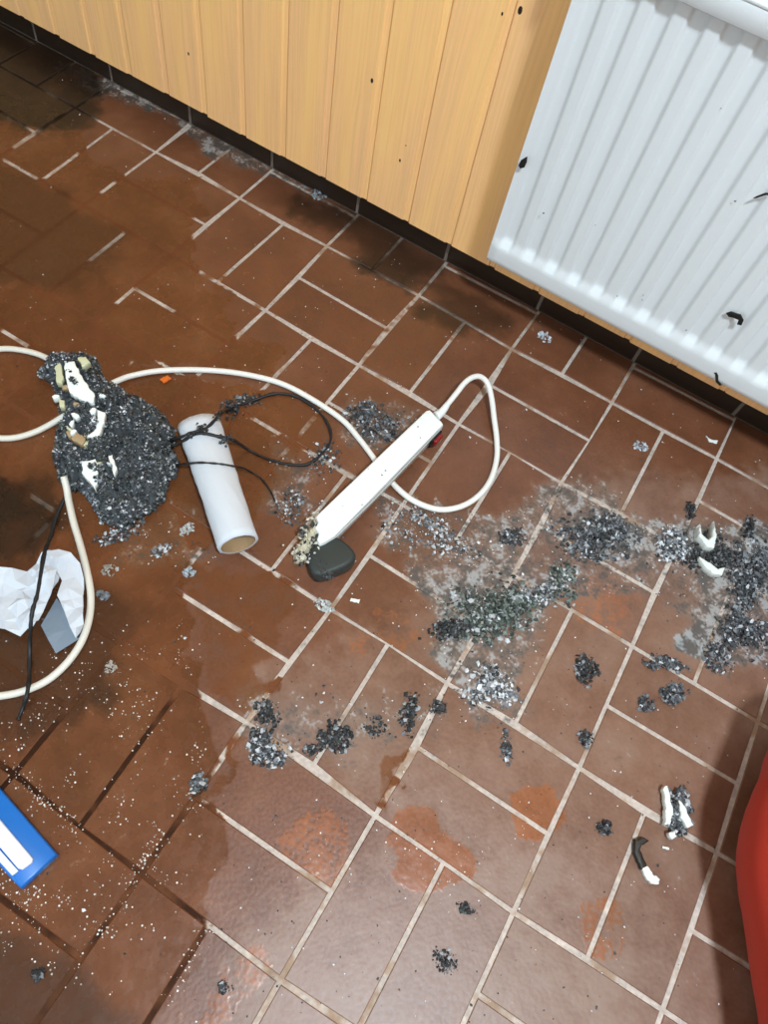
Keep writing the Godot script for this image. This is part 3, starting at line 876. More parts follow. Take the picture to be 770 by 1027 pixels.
# ------------------------------------------------------------------ things on the floor
func build_power_strip() -> void:
	var c := Vector2(-0.0635, -0.2392)
	var strip := thing("power_strip", "white power strip with a burnt end, lying across the tiles on its looped cable", "power strip", v3(c))
	var white := mat(Color(0.93, 0.94, 0.93), 0.38)
	var top := PackedVector2Array([Vector2(-0.0504, -0.353), Vector2(-0.0461, -0.3586), Vector2(-0.0188, -0.3499), Vector2(-0.014, -0.3463), Vector2(-0.0354, -0.1775), Vector2(-0.0474, -0.0815), Vector2(-0.0506, -0.0734), Vector2(-0.0538, -0.0653), Vector2(-0.0579, -0.0586), Vector2(-0.0649, -0.0614), Vector2(-0.0678, -0.071), Vector2(-0.0769, -0.0743), Vector2(-0.0788, -0.0849), Vector2(-0.0857, -0.09), Vector2(-0.0864, -0.0975)])
	var o := PackedVector2Array()
	for p in top:
		o.append(p - c)
	put("housing", prism(o, 0.0105, 0.0405, 0.0026), white, strip)
	var seam := PackedVector2Array()
	for p in PackedVector2Array([Vector2(-0.0146, -0.3352), Vector2(-0.0124, -0.3345), Vector2(-0.03, -0.1742), Vector2(-0.044, -0.0812), Vector2(-0.046, -0.0817), Vector2(-0.0321, -0.1747)]):
		seam.append(p - c)
	put("seam", prism(seam, 0.040, 0.0409, 0.0002), mat(Color(0.66, 0.68, 0.68), 0.6), strip)
	var sw := put("switch", soft_box(0.020, 0.015, 0.010, 0.003), mat(Color(0.52, 0.07, 0.05), 0.3), strip, Vector3(-0.0112, 0.024, -0.3262) - v3(c))
	var along := Vector2(-0.014, -0.3463) - Vector2(-0.0474, -0.0815)
	sw.rotation.y = -along.angle()
	put("switch_frame", soft_box(0.028, 0.021, 0.004, 0.002), mat(Color(0.06, 0.05, 0.045), 0.5), strip, Vector3(-0.0137, 0.0235, -0.3259) - v3(c)).rotation.y = -along.angle()
	# the burnt end: scorched, blistered plastic
	var bl := PackedVector2Array([Vector2(-0.0946, -0.1198), Vector2(-0.071, -0.1138), Vector2(-0.0648, -0.0936), Vector2(-0.0657, -0.071), Vector2(-0.0656, -0.0552), Vector2(-0.0623, -0.0324), Vector2(-0.072, -0.0237), Vector2(-0.0909, -0.0336), Vector2(-0.0927, -0.0539), Vector2(-0.0964, -0.0774)])
	var crust := put("melted_end", mound(bl, c, 0.040, 0.004, 0.012, 5, 0.016), mat(Color(0.74, 0.70, 0.60), 0.7), strip)
	var st := begin()
	st.set_smooth_group(-1)
	for k in 150:
		var u := rng.randf()
		var p := Vector2(-0.0783, -0.0956).lerp(Vector2(-0.0747, -0.0296), u) + Vector2(rng.randfn(0, 0.009), rng.randfn(0, 0.009)) - c
		var dk := rng.randf() < 0.4
		chip(st, v3(p, lerpf(0.040, 0.022, u) * rng.randf_range(0.75, 1.0)), rng.randf_range(0.002, 0.0055), grey(0.02 + 0.03 * rng.randf()) if dk else Color(0.62, 0.58, 0.46) * rng.randf_range(0.6, 1.1))
	put("char_crust", done(st), ash_mat, strip).set_meta("kind", "stuff")
	var spots := begin()
	spots.set_smooth_group(-1)
	for q in PackedVector2Array([Vector2(-0.0451, -0.3176), Vector2(-0.0314, -0.3019), Vector2(-0.0682, -0.2046), Vector2(-0.0561, -0.1432), Vector2(-0.0636, -0.1275), Vector2(-0.0426, -0.1466), Vector2(-0.0454, -0.2082), Vector2(-0.0442, -0.2178), Vector2(-0.0759, -0.1688)]):
		chip(spots, v3(q - c, 0.0405), rng.randf_range(0.0012, 0.0026), grey(0.02), 0.25)
	put("soot_spots", done(spots), ash_mat, strip).set_meta("kind", "stuff")
	put("strain_relief", tube([Vector3(-0.0346, 0.024, -0.3645) - v3(c), Vector3(-0.0314, 0.024, -0.3793) - v3(c), Vector3(-0.0311, 0.025, -0.3988) - v3(c)], 0.0085, 10, 3, 0.0048), white, strip)
	var cable := [Vector3(-0.0318, 0.024, -0.3765), Vector3(-0.0305, 0.026, -0.4008), Vector3(-0.0281, 0.034, -0.4206), Vector3(-0.026, 0.04, -0.4422), Vector3(-0.0204, 0.041, -0.4599), Vector3(-0.0105, 0.038, -0.4718), Vector3(0.0049, 0.031, -0.4721), Vector3(0.0238, 0.023, -0.455), Vector3(0.0452, 0.015, -0.4274), Vector3(0.0664, 0.008, -0.3995), Vector3(0.0841, 0.0055, -0.3663), Vector3(0.0943, 0.0055, -0.3248), Vector3(0.0921, 0.0055, -0.287), Vector3(0.0779, 0.0055, -0.2526), Vector3(0.0521, 0.0055, -0.2277), Vector3(0.0178, 0.0055, -0.2182), Vector3(-0.0126, 0.0055, -0.2205), Vector3(-0.0446, 0.0048, -0.2312), Vector3(-0.0842, 0.0048, -0.2503), Vector3(-0.118, 0.005, -0.2652), Vector3(-0.1599, 0.0052, -0.2798), Vector3(-0.2231, 0.0052, -0.2844), Vector3(-0.283, 0.0052, -0.2797), Vector3(-0.3457, 0.0052, -0.2561), Vector3(-0.4006, 0.0052, -0.2229), Vector3(-0.4489, 0.0055, -0.1828), Vector3(-0.4761, 0.0065, -0.1481), Vector3(-0.4842, 0.01, -0.1258), Vector3(-0.4873, 0.012, -0.1116)]
	for k in cable.size():
		cable[k] -= v3(c)
	put("cable", tube(cable, 0.0047, 10, 5), mat(Color(0.90, 0.89, 0.86), 0.45), strip)

	var plug := thing("burnt_plug", "charred black plug melted against the burnt end of the white power strip", "plug", v3(Vector2(-0.037, -0.0633)))
	var pc := Vector2(-0.037, -0.0633)
	var po := PackedVector2Array()
	for p in PackedVector2Array([Vector2(-0.0697, -0.0543), Vector2(-0.0557, -0.0798), Vector2(-0.046, -0.0886), Vector2(-0.026, -0.087), Vector2(-0.006, -0.0797), Vector2(-0.0058, -0.0607), Vector2(-0.0171, -0.0415), Vector2(-0.0268, -0.0255), Vector2(-0.0382, -0.0175), Vector2(-0.0577, -0.0264)]):
		po.append(p - pc)
	var black := mat(Color(0.17, 0.195, 0.185), 0.5)
	put("body", prism(rounded(po), 0.0, 0.030, 0.006), black, plug)
	var ps := begin()
	ps.set_smooth_group(-1)
	for k in 60:
		var p := Vector2(-0.0573, -0.0418).lerp(Vector2(-0.028, -0.0337), rng.randf()) + Vector2(rng.randfn(0, 0.006), rng.randfn(0, 0.006)) - pc
		chip(ps, v3(p, rng.randf_range(0.012, 0.032)), rng.randf_range(0.002, 0.005), grey(0.02 + 0.05 * rng.randf()) if rng.randf() < 0.85 else grey(0.5), 0.5)
	put("char_crust", done(ps), ash_mat, plug).set_meta("kind", "stuff")

func build_lump() -> void:
	var outline := PackedVector2Array([Vector2(-0.5936, -0.0828), Vector2(-0.5964, -0.101), Vector2(-0.5704, -0.1238), Vector2(-0.5412, -0.1413), Vector2(-0.4999, -0.1148), Vector2(-0.4741, -0.1171), Vector2(-0.4435, -0.1183), Vector2(-0.4155, -0.1201), Vector2(-0.3829, -0.116), Vector2(-0.3532, -0.1054), Vector2(-0.3361, -0.0769), Vector2(-0.3099, -0.0606), Vector2(-0.3053, -0.0294), Vector2(-0.2907, 0), Vector2(-0.294, 0.0249), Vector2(-0.2971, 0.0472), Vector2(-0.31, 0.0702), Vector2(-0.3408, 0.0783), Vector2(-0.3649, 0.0675), Vector2(-0.3881, 0.0577), Vector2(-0.4083, 0.062), Vector2(-0.4331, 0.0591), Vector2(-0.4633, 0.0386), Vector2(-0.4952, -0.0042), Vector2(-0.527, -0.0431), Vector2(-0.56, -0.0639), Vector2(-0.5882, -0.0619)])
	var c := Vector2(-0.4194, -0.0344)
	var lump := thing("charred_lump", "big charred lump of melted plastic with white remnants, left of the white paper roll", "burnt lump", v3(c))
	put("charred_body", mound(outline, c, 0.046, 0.0045, 0.022, 77, 0.030), mat(Color(0.25, 0.265, 0.275), 0.75), lump)
	var st := begin()
	st.set_smooth_group(-1)
	var lo := outline[0]
	var hi := outline[0]
	for p in outline:
		lo = lo.min(p)
		hi = hi.max(p)
	var made := 0
	var bump := FastNoiseLite.new()
	bump.seed = 77
	bump.frequency = 28.0
	bump.fractal_octaves = 4
	while made < 11000:
		var p := Vector2(rng.randf_range(lo.x, hi.x), rng.randf_range(lo.y, hi.y))
		if not Geometry2D.is_point_in_polygon(p, outline):
			continue
		var d := 1.0
		for k in outline.size():
			d = minf(d, p.distance_to(Geometry2D.get_closest_point_to_segment(p, outline[k], outline[(k + 1) % outline.size()])))
		var y := 0.040 * sqrt(clampf(d / 0.030, 0, 1)) * (0.72 + 0.9 * bump.get_noise_2d(p.x, p.y)) + rng.randf_range(-0.004, 0.008)
		var tone := bump.get_noise_2d(p.x * 0.7 + 5, p.y * 0.7)
		var kind := "ash" if rng.randf() < 0.75 + tone else "green"
		if rng.randf() < 0.25 - tone:
			kind = "black"
		elif rng.randf() < 0.10 + tone * 0.5:
			kind = "white"
		chip(st, v3(p - c, y + 0.002), rng.randf_range(0.0010, 0.0034) * (1.6 if rng.randf() < 0.05 else 1.0), ash_colour(kind), 0.35)
		made += 1
	put("ash_crust", done(st), ash_mat, lump).set_meta("kind", "stuff")
	var cream := mat(Color(0.95, 0.97, 0.95), 0.4)
	var yellow := mat(Color(0.80, 0.80, 0.66), 0.5)
	var tan := mat(Color(0.66, 0.56, 0.42), 0.6)
	var rest := [
		[PackedVector2Array([Vector2(-0.5469, -0.0884), Vector2(-0.5354, -0.0973), Vector2(-0.5019, -0.0794), Vector2(-0.4681, -0.0673), Vector2(-0.4618, -0.0558), Vector2(-0.478, -0.0505), Vector2(-0.5014, -0.049), Vector2(-0.5138, -0.0584), Vector2(-0.5276, -0.0693)]), 0.030, cream, "white plate of unburnt plastic"],
		[PackedVector2Array([Vector2(-0.5521, -0.0742), Vector2(-0.5517, -0.0843), Vector2(-0.5326, -0.0698), Vector2(-0.5221, -0.0563), Vector2(-0.5302, -0.0525)]), 0.028, yellow, "yellowed sliver of plastic"],
		[PackedVector2Array([Vector2(-0.5372, -0.1058), Vector2(-0.5281, -0.1154), Vector2(-0.5156, -0.1101), Vector2(-0.5197, -0.0972)]), 0.030, yellow, "yellowed chip of plastic"],
		[PackedVector2Array([Vector2(-0.4476, -0.0482), Vector2(-0.4349, -0.0509), Vector2(-0.4241, -0.0365), Vector2(-0.4193, -0.0245), Vector2(-0.4179, -0.0102), Vector2(-0.4269, -0.0036), Vector2(-0.426, -0.0173), Vector2(-0.4297, -0.0279)]), 0.032, cream, "white curl of plastic"],
		[PackedVector2Array([Vector2(-0.4428, -0.0027), Vector2(-0.4268, -0.0015), Vector2(-0.4243, 0.0096), Vector2(-0.4435, 0.0109)]), 0.030, tan, "tan scrap of plastic"],
		[PackedVector2Array([Vector2(-0.4049, 0.0313), Vector2(-0.3929, 0.0162), Vector2(-0.3729, 0.0328), Vector2(-0.3599, 0.0557), Vector2(-0.3762, 0.0494), Vector2(-0.3926, 0.0451)]), 0.030, cream, "white flap of plastic"],
		[PackedVector2Array([Vector2(-0.3818, 0.0038), Vector2(-0.3784, -0.0007), Vector2(-0.3563, 0.0145), Vector2(-0.3541, 0.0232)]), 0.032, cream, "thin white strip of plastic"],
		[PackedVector2Array([Vector2(-0.5093, -0.0347), Vector2(-0.5, -0.0371), Vector2(-0.4925, -0.0267), Vector2(-0.4993, -0.0238)]), 0.024, yellow, "yellowed crumb of plastic"]]
	var bits := 0
	while bits < 18:
		var e := Vector2(-0.5255, -0.0672).lerp(Vector2(-0.3784, 0.0344), rng.randf()) + Vector2(rng.randfn(0, 0.020), rng.randfn(0, 0.012))
		if not Geometry2D.is_point_in_polygon(e, outline):
			continue
		var bit := PackedVector2Array()
		var turn := rng.randf() * TAU
		for h in 6:
			bit.append(e + (Vector2.from_angle(TAU * h / 6.0) * Vector2(1.0, 0.55)).rotated(turn) * rng.randf_range(0.003, 0.0085))
		rest.append([bit, rng.randf_range(0.024, 0.034), [cream, yellow, cream, tan][bits % 4], "small pale crumb of plastic"])
		bits += 1
	for q in rest:
		var o := PackedVector2Array()
		for p in q[0]:
			o.append(p - c)
		var piece := put("plastic_remnant", prism(ragged(o, 0.0011), float(q[1]) + 0.004, float(q[1]) + 0.017, 0.0010), q[2], lump)
		piece.set_meta("label", q[3])

func build_roll() -> void:
	var r := 0.026
	var a := Vector3(-0.3283, 0.024, -0.1299)
	var b := Vector3(-0.1538, 0.026, 0.0044)
	var roll := thing("paper_roll", "nearly used up white paper roll on a cardboard core, black wire lying across it", "paper roll", Vector3(a.x, 0, a.z))
	var ax := (b - a)
	var len := ax.length()
	ax = ax.normalized()
	var sd := ax.cross(Vector3.UP).normalized()
	var up := Vector3.UP
	var base := Vector3(a.x, 0, a.z)
	var wrap := begin()
	var core := begin()
	var n := 32
	var rows := 18
	var grid: Array = []
	var nz := FastNoiseLite.new()
	nz.seed = 8
	nz.frequency = 1.1
	for j in rows + 1:
		var t := float(j) / rows
		var ring: Array = []
		var wide := lerpf(0.0325, 0.0290, smoothstep(0.0, 0.9, t))
		var tall := lerpf(0.0225, 0.0275, smoothstep(0.0, 0.8, t))
		for k in n:
			var g := TAU * k / n
			var w := 1.0 + 0.05 * nz.get_noise_2d(cos(g) * 2.0 + t * 5.0, sin(g) * 2.0 + t * 2.0) + 0.022 * nz.get_noise_2d(k * 1.7, j * 1.3)
			ring.append(a + ax * (len * t) - base + sd * cos(g) * wide * w + up * (sin(g) * tall * w + tall - 0.024))
		grid.append(ring)
	for j in rows:
		for k in n:
			quad(wrap, grid[j][k], grid[j][(k + 1) % n], grid[j + 1][(k + 1) % n], grid[j + 1][k])
	# ends: the rim of paper, then the core's bore
	for e in [0, rows]:
		var mid := Vector3.ZERO
		for p in grid[e]:
			mid += p / n
		var bore := 0.86
		for k in n:
			var p0: Vector3 = grid[e][k]
			var p1: Vector3 = grid[e][(k + 1) % n]
			var q0 := mid + (p0 - mid) * bore
			var q1 := mid + (p1 - mid) * bore
			var dp := ax * (0.09 if e == 0 else -0.09)
			if e == 0:
				quad(wrap, p0, q0, q1, p1)
				quad(core, q0, q0 + dp, q1 + dp, q1)
			else:
				quad(wrap, p0, p1, q1, q0)
				quad(core, q0, q1, q1 + dp, q0 + dp)
			tri(core, mid + dp, q0 + dp, q1 + dp)
	put("paper_wrap", done(wrap), mat(Color(0.80, 0.815, 0.835), 0.85), roll)
	put("cardboard_core", done(core), mat(Color(0.62, 0.50, 0.36), 0.85), roll)

func build_wires() -> void:
	var soot := mat(Color(0.075, 0.08, 0.085), 0.55)
	var w1 := thing("burnt_wire", "long blackened wire looped from the paper roll across the wet tiles", "wire", v3(Vector2(-0.2703, -0.18)))
	var c := v3(Vector2(-0.2703, -0.18))
	var p := [Vector3(-0.3379, 0.03, -0.0789), Vector3(-0.3226, 0.044, -0.0852), Vector3(-0.3126, 0.05, -0.0965), Vector3(-0.3035, 0.0505, -0.1084), Vector3(-0.2993, 0.05, -0.1243), Vector3(-0.3018, 0.046, -0.1465), Vector3(-0.3057, 0.032, -0.1678), Vector3(-0.3091, 0.014, -0.1889), Vector3(-0.3047, 0.004, -0.2112), Vector3(-0.2947, 0.003, -0.2297), Vector3(-0.2775, 0.003, -0.2579), Vector3(-0.2494, 0.003, -0.2741), Vector3(-0.2148, 0.003, -0.2751), Vector3(-0.1802, 0.003, -0.264), Vector3(-0.1546, 0.003, -0.2397), Vector3(-0.1505, 0.003, -0.2076), Vector3(-0.1593, 0.003, -0.176), Vector3(-0.1877, 0.003, -0.1575), Vector3(-0.2205, 0.003, -0.1481), Vector3(-0.2466, 0.004, -0.1452), Vector3(-0.2567, 0.022, -0.1367), Vector3(-0.2646, 0.04, -0.1261), Vector3(-0.2762, 0.049, -0.1155), Vector3(-0.2934, 0.0515, -0.1073), Vector3(-0.3059, 0.0495, -0.0996), Vector3(-0.3199, 0.036, -0.0851), Vector3(-0.3321, 0.026, -0.071)]
	for k in p.size():
		p[k] -= c
	put("strand", tube(p, 0.0022, 6, 4, -1.0, 0.35), soot, w1)
	for q in [[Vector3(-0.3039, 0.053, -0.1093), 0.009], [Vector3(-0.2664, 0.0465, -0.1204), 0.0095], [Vector3(-0.311, 0.051, -0.0924), 0.007], [Vector3(-0.2998, 0.048, -0.1416), 0.006], [Vector3(-0.3084, 0.01, -0.1955), 0.009]]:
		var st := begin()
		st.set_smooth_group(-1)
		for k in 26:
			chip(st, Vector3(rng.randfn(0, 0.45), rng.randfn(0, 0.25), rng.randfn(0, 0.4)) * float(q[1]), float(q[1]) * rng.randf_range(0.25, 0.5), grey(0.015 + 0.03 * rng.randf(), 0.15), 0.5)
		put("melted_blob", done(st), ash_mat, w1, q[0] - c)
	c = v3(Vector2(-0.2551, -0.1082))
	var w2 := thing("burnt_wire", "straight black wire across the middle of the white paper roll", "wire", c)
	p = [Vector3(-0.3034, 0.03, -0.0497), Vector3(-0.2856, 0.046, -0.0525), Vector3(-0.2701, 0.0525, -0.061), Vector3(-0.255, 0.0545, -0.0694), Vector3(-0.2383, 0.0525, -0.08), Vector3(-0.2282, 0.044, -0.0897), Vector3(-0.2226, 0.026, -0.1032), Vector3(-0.2142, 0.006, -0.1136), Vector3(-0.1981, 0.003, -0.1143), Vector3(-0.1771, 0.003, -0.1056), Vector3(-0.1601, 0.003, -0.0945)]
	for k in p.size():
		p[k] -= c
	put("strand", tube(p, 0.0018, 6, 4, 0.0012, 0.3), soot, w2)
	c = v3(Vector2(-0.3325, 0.2114))
	var w3 := thing("burnt_wire", "black burnt wire running over the white crumpled napkin", "wire", c)
	p = [Vector3(-0.405, 0.012, 0.055), Vector3(-0.4071, 0.006, 0.0748), Vector3(-0.3948, 0.004, 0.1088), Vector3(-0.3775, 0.01, 0.1352), Vector3(-0.3576, 0.03, 0.1609), Vector3(-0.3328, 0.043, 0.1901), Vector3(-0.315, 0.045, 0.2146), Vector3(-0.3043, 0.044, 0.235), Vector3(-0.295, 0.032, 0.2527), Vector3(-0.2906, 0.012, 0.2657), Vector3(-0.2791, 0.005, 0.2808), Vector3(-0.2635, 0.008, 0.2967), Vector3(-0.2532, 0.0135, 0.3071), Vector3(-0.2455, 0.0135, 0.3186), Vector3(-0.2435, 0.003, 0.3306), Vector3(-0.2382, 0.0025, 0.3447)]
	for k in p.size():
		p[k] -= c
	put("strand", tube(p, 0.0028, 6, 4, -1.0, 0.25), soot, w3)

func build_cables() -> void:
	var white := mat(Color(0.86, 0.84, 0.79), 0.45)
	var c := v3(Vector2(-0.5892, -0.0236))
	var o := thing("mains_cable", "loop of white cable running out of the left edge from the charred lump", "cable", c)
	var p := [Vector3(-0.5562, 0.014, -0.0914), Vector3(-0.5828, 0.01, -0.095), Vector3(-0.6146, 0.006, -0.095), Vector3(-0.6457, 0.0052, -0.0845), Vector3(-0.6705, 0.0052, -0.0677), Vector3(-0.6979, 0.0052, -0.0335), Vector3(-0.6986, 0.0052, 0.0095), Vector3(-0.6755, 0.0052, 0.0471), Vector3(-0.6309, 0.0052, 0.071), Vector3(-0.5859, 0.0052, 0.0733), Vector3(-0.5504, 0.0052, 0.0547), Vector3(-0.5316, 0.0052, 0.0385), Vector3(-0.5182, 0.0052, 0.0162), Vector3(-0.5105, 0.006, -0.0048), Vector3(-0.5026, 0.012, -0.0192), Vector3(-0.4946, 0.018, -0.0336)]
	for k in p.size():
		p[k] -= c
	put("sheath", tube(p, 0.0047, 10, 5), white, o)
	c = v3(Vector2(-0.288, 0.1809))
	o = thing("mains_cable", "white cable curving below the charred lump around the crumpled napkin", "cable", c)
	p = [Vector3(-0.4239, 0.02, 0.0559), Vector3(-0.4116, 0.012, 0.0659), Vector3(-0.3988, 0.007, 0.0776), Vector3(-0.3701, 0.0052, 0.0998), Vector3(-0.337, 0.0052, 0.1227), Vector3(-0.3059, 0.0052, 0.1457), Vector3(-0.2778, 0.0052, 0.1694), Vector3(-0.2564, 0.0052, 0.1965), Vector3(-0.2428, 0.0052, 0.2259), Vector3(-0.2382, 0.0052, 0.2568), Vector3(-0.2424, 0.0052, 0.2879), Vector3(-0.2567, 0.0052, 0.3143), Vector3(-0.276, 0.0052, 0.3346), Vector3(-0.3116, 0.0052, 0.364), Vector3(-0.3617, 0.0052, 0.3939)]
	for k in p.size():
		p[k] -= c
	put("sheath", tube(p, 0.0050, 10, 5), white, o)

func build_papers() -> void:
	var c := Vector2(-0.3251, 0.2064)
	var nap := thing("crumpled_napkin", "crumpled white paper napkin inside the curve of the white cable", "napkin", v3(c))
	var paper := mat(Color(0.79, 0.81, 0.84), 0.85)
	put("sheet", crumpled(PackedVector2Array([Vector2(-0.409, 0.221), Vector2(-0.3935, 0.2084), Vector2(-0.38, 0.2008), Vector2(-0.3653, 0.1924), Vector2(-0.3641, 0.1771), Vector2(-0.3661, 0.162), Vector2(-0.3617, 0.1534), Vector2(-0.3511, 0.1497), Vector2(-0.3355, 0.159), Vector2(-0.3185, 0.1814), Vector2(-0.3101, 0.2054), Vector2(-0.3001, 0.2326), Vector2(-0.2987, 0.2466), Vector2(-0.3029, 0.2527), Vector2(-0.3044, 0.2652), Vector2(-0.3243, 0.2688), Vector2(-0.3543, 0.276)]), c, 0.003, 0.026, 4), paper, nap)
	put("fold", crumpled(PackedVector2Array([Vector2(-0.3597, 0.1585), Vector2(-0.3475, 0.1471), Vector2(-0.3311, 0.1421), Vector2(-0.3145, 0.1452), Vector2(-0.2974, 0.1585), Vector2(-0.2809, 0.1788), Vector2(-0.2505, 0.2091), Vector2(-0.2433, 0.2208), Vector2(-0.2458, 0.229), Vector2(-0.2631, 0.221), Vector2(-0.2843, 0.2086), Vector2(-0.304, 0.1982), Vector2(-0.3155, 0.1782), Vector2(-0.3339, 0.1695)]), c, 0.008, 0.028, 9), paper, nap)
	put("fold", crumpled(PackedVector2Array([Vector2(-0.3456, 0.1887), Vector2(-0.3484, 0.1692), Vector2(-0.3399, 0.1615), Vector2(-0.3247, 0.1725), Vector2(-0.312, 0.1918), Vector2(-0.3047, 0.2143), Vector2(-0.2957, 0.2382), Vector2(-0.3009, 0.2451), Vector2(-0.3189, 0.2172)]), c, 0.016, 0.024, 14, 0.010), paper, nap)
	var g := Vector2(-0.278, 0.2258)
	var w := thing("paper_wrapper", "flat grey wrapper sticking out from under the crumpled napkin", "wrapper", v3(g))
	put("sheet", crumpled(PackedVector2Array([Vector2(-0.3096, 0.1987), Vector2(-0.2925, 0.2043), Vector2(-0.2669, 0.2175), Vector2(-0.2505, 0.2264), Vector2(-0.2462, 0.2218), Vector2(-0.2524, 0.2408), Vector2(-0.2584, 0.2562), Vector2(-0.2796, 0.2476), Vector2(-0.3001, 0.2383), Vector2(-0.3052, 0.2164)]), g, 0.002, 0.005, 21, 0.014, 5.0), mat(Color(0.47, 0.52, 0.57), 0.55), w)

func build_case() -> void:
	var c := Vector2(-0.1339, 0.451)
	var o := thing("plastic_case", "flat bright blue plastic case with two white strips in the bottom left corner", "case", v3(c))
	var blue := mat(Color(0.02, 0.40, 0.72), 0.35)
	var out := PackedVector2Array()
	for p in PackedVector2Array([Vector2(-0.0895, 0.4339), Vector2(-0.0982, 0.4798), Vector2(-0.1143, 0.478), Vector2(-0.293, 0.4491), Vector2(-0.3049, 0.3936)]):
		out.append(p - c)
	put("shell", prism(out, 0.0, 0.020, 0.003), blue, o)
	var a := PackedVector2Array()
	for p in PackedVector2Array([Vector2(-0.1066, 0.4499), Vector2(-0.1046, 0.4535), Vector2(-0.1082, 0.464), Vector2(-0.1126, 0.4655), Vector2(-0.2529, 0.4405), Vector2(-0.2465, 0.4232)]):
		a.append(p - c)
	put("strip", prism(a, 0.0195, 0.028, 0.002), mat(Color(0.90, 0.92, 0.96), 0.4), o)
	var b := PackedVector2Array()
	for p in PackedVector2Array([Vector2(-0.1113, 0.4675), Vector2(-0.1135, 0.4742), Vector2(-0.2606, 0.4515), Vector2(-0.2574, 0.443)]):
		b.append(p - c)
	put("strip", prism(b, 0.0195, 0.026, 0.0015), mat(Color(0.90, 0.92, 0.96), 0.4), o)

func build_bag() -> void:
	var ring: Array = Array(PackedVector2Array([Vector2(0.5844, -0.1698), Vector2(0.5768, -0.1107), Vector2(0.5745, -0.0648), Vector2(0.5742, -0.0272), Vector2(0.5814, 0.0167), Vector2(0.597, 0.0554), Vector2(0.6121, 0.081), Vector2(0.6295, 0.1149), Vector2(0.655, 0.1625), Vector2(0.6859, 0.2125)]))
	ring.append_array([Vector2(0.77, 0.275), Vector2(0.90, 0.26), Vector2(0.97, 0.18), Vector2(1.0, 0.05), Vector2(1.0, -0.1), Vector2(0.96, -0.24), Vector2(0.87, -0.32), Vector2(0.76, -0.31), Vector2(0.66, -0.25)])
	var mid := Vector2(0.79, -0.03)
	var o := thing("fabric_bag", "rounded red fabric bag cut off by the right edge of the photo", "bag", v3(mid))
	var st := begin()
	var prof := [[0.0, 0.70], [0.012, 0.78], [0.045, 0.885], [0.085, 0.965], [0.12, 1.0], [0.148, 0.985], [0.175, 0.90], [0.195, 0.70], [0.206, 0.40], [0.21, 0.0]]
	var nz := FastNoiseLite.new()
	nz.seed = 3
	nz.frequency = 6.0
	var smooth := PackedVector2Array()
	var n := ring.size()
	for k in n:
		for q in 4:
			smooth.append(ring[k].cubic_interpolate(ring[(k + 1) % n], ring[(k + n - 1) % n], ring[(k + 2) % n], q / 4.0))
	var rows: Array = []
	for pr in prof:
		var row: Array = []
		for p in smooth:
			var q: Vector2 = (p - mid) * float(pr[1])
			var w := 1.0 + 0.02 * nz.get_noise_3d(q.x, pr[0] * 2, q.y)
			row.append(v3(q * w, pr[0] * (1.0 + 0.06 * nz.get_noise_2d(q.x, q.y + 4))))
		rows.append(row)
	n = smooth.size()
	for j in rows.size() - 1:
		for k in n:
			quad(st, rows[j][k], rows[j + 1][k], rows[j + 1][(k + 1) % n], rows[j][(k + 1) % n])
	for k in range(1, n - 1):
		tri(st, rows[0][0], rows[0][k], rows[0][k + 1])
	var red := mat(Color(0.70, 0.16, 0.065), 0.75)
	red.rim_enabled = true
	red.rim = 0.2
	put("body", done(st, true), red, o)

func build_lamp() -> void:
	var at := Vector3(0.80, 2.5, 0.62)
	var o := thing("unseen_ceiling_lamp", "round white ceiling lamp out of view, lighting the floor and wall from the right", "lamp", at)
	var base := CylinderMesh.new()
	base.top_radius = 0.20
	base.bottom_radius = 0.20
	base.height = 0.03
	put("base", base, mat(Color(0.9, 0.9, 0.9), 0.5), o, Vector3(0, -0.015, 0))
	var g := CylinderMesh.new()
	g.top_radius = 0.14
	g.bottom_radius = 0.13
	g.height = 0.02
	var gm := mat(Color(0.95, 0.95, 0.95), 0.5)
	gm.emission_enabled = true
	gm.emission = Color(1.0, 0.97, 0.92)
	gm.emission_energy_multiplier = 1.0
	put("diffuser", g, gm, o, Vector3(0, -0.04, 0))


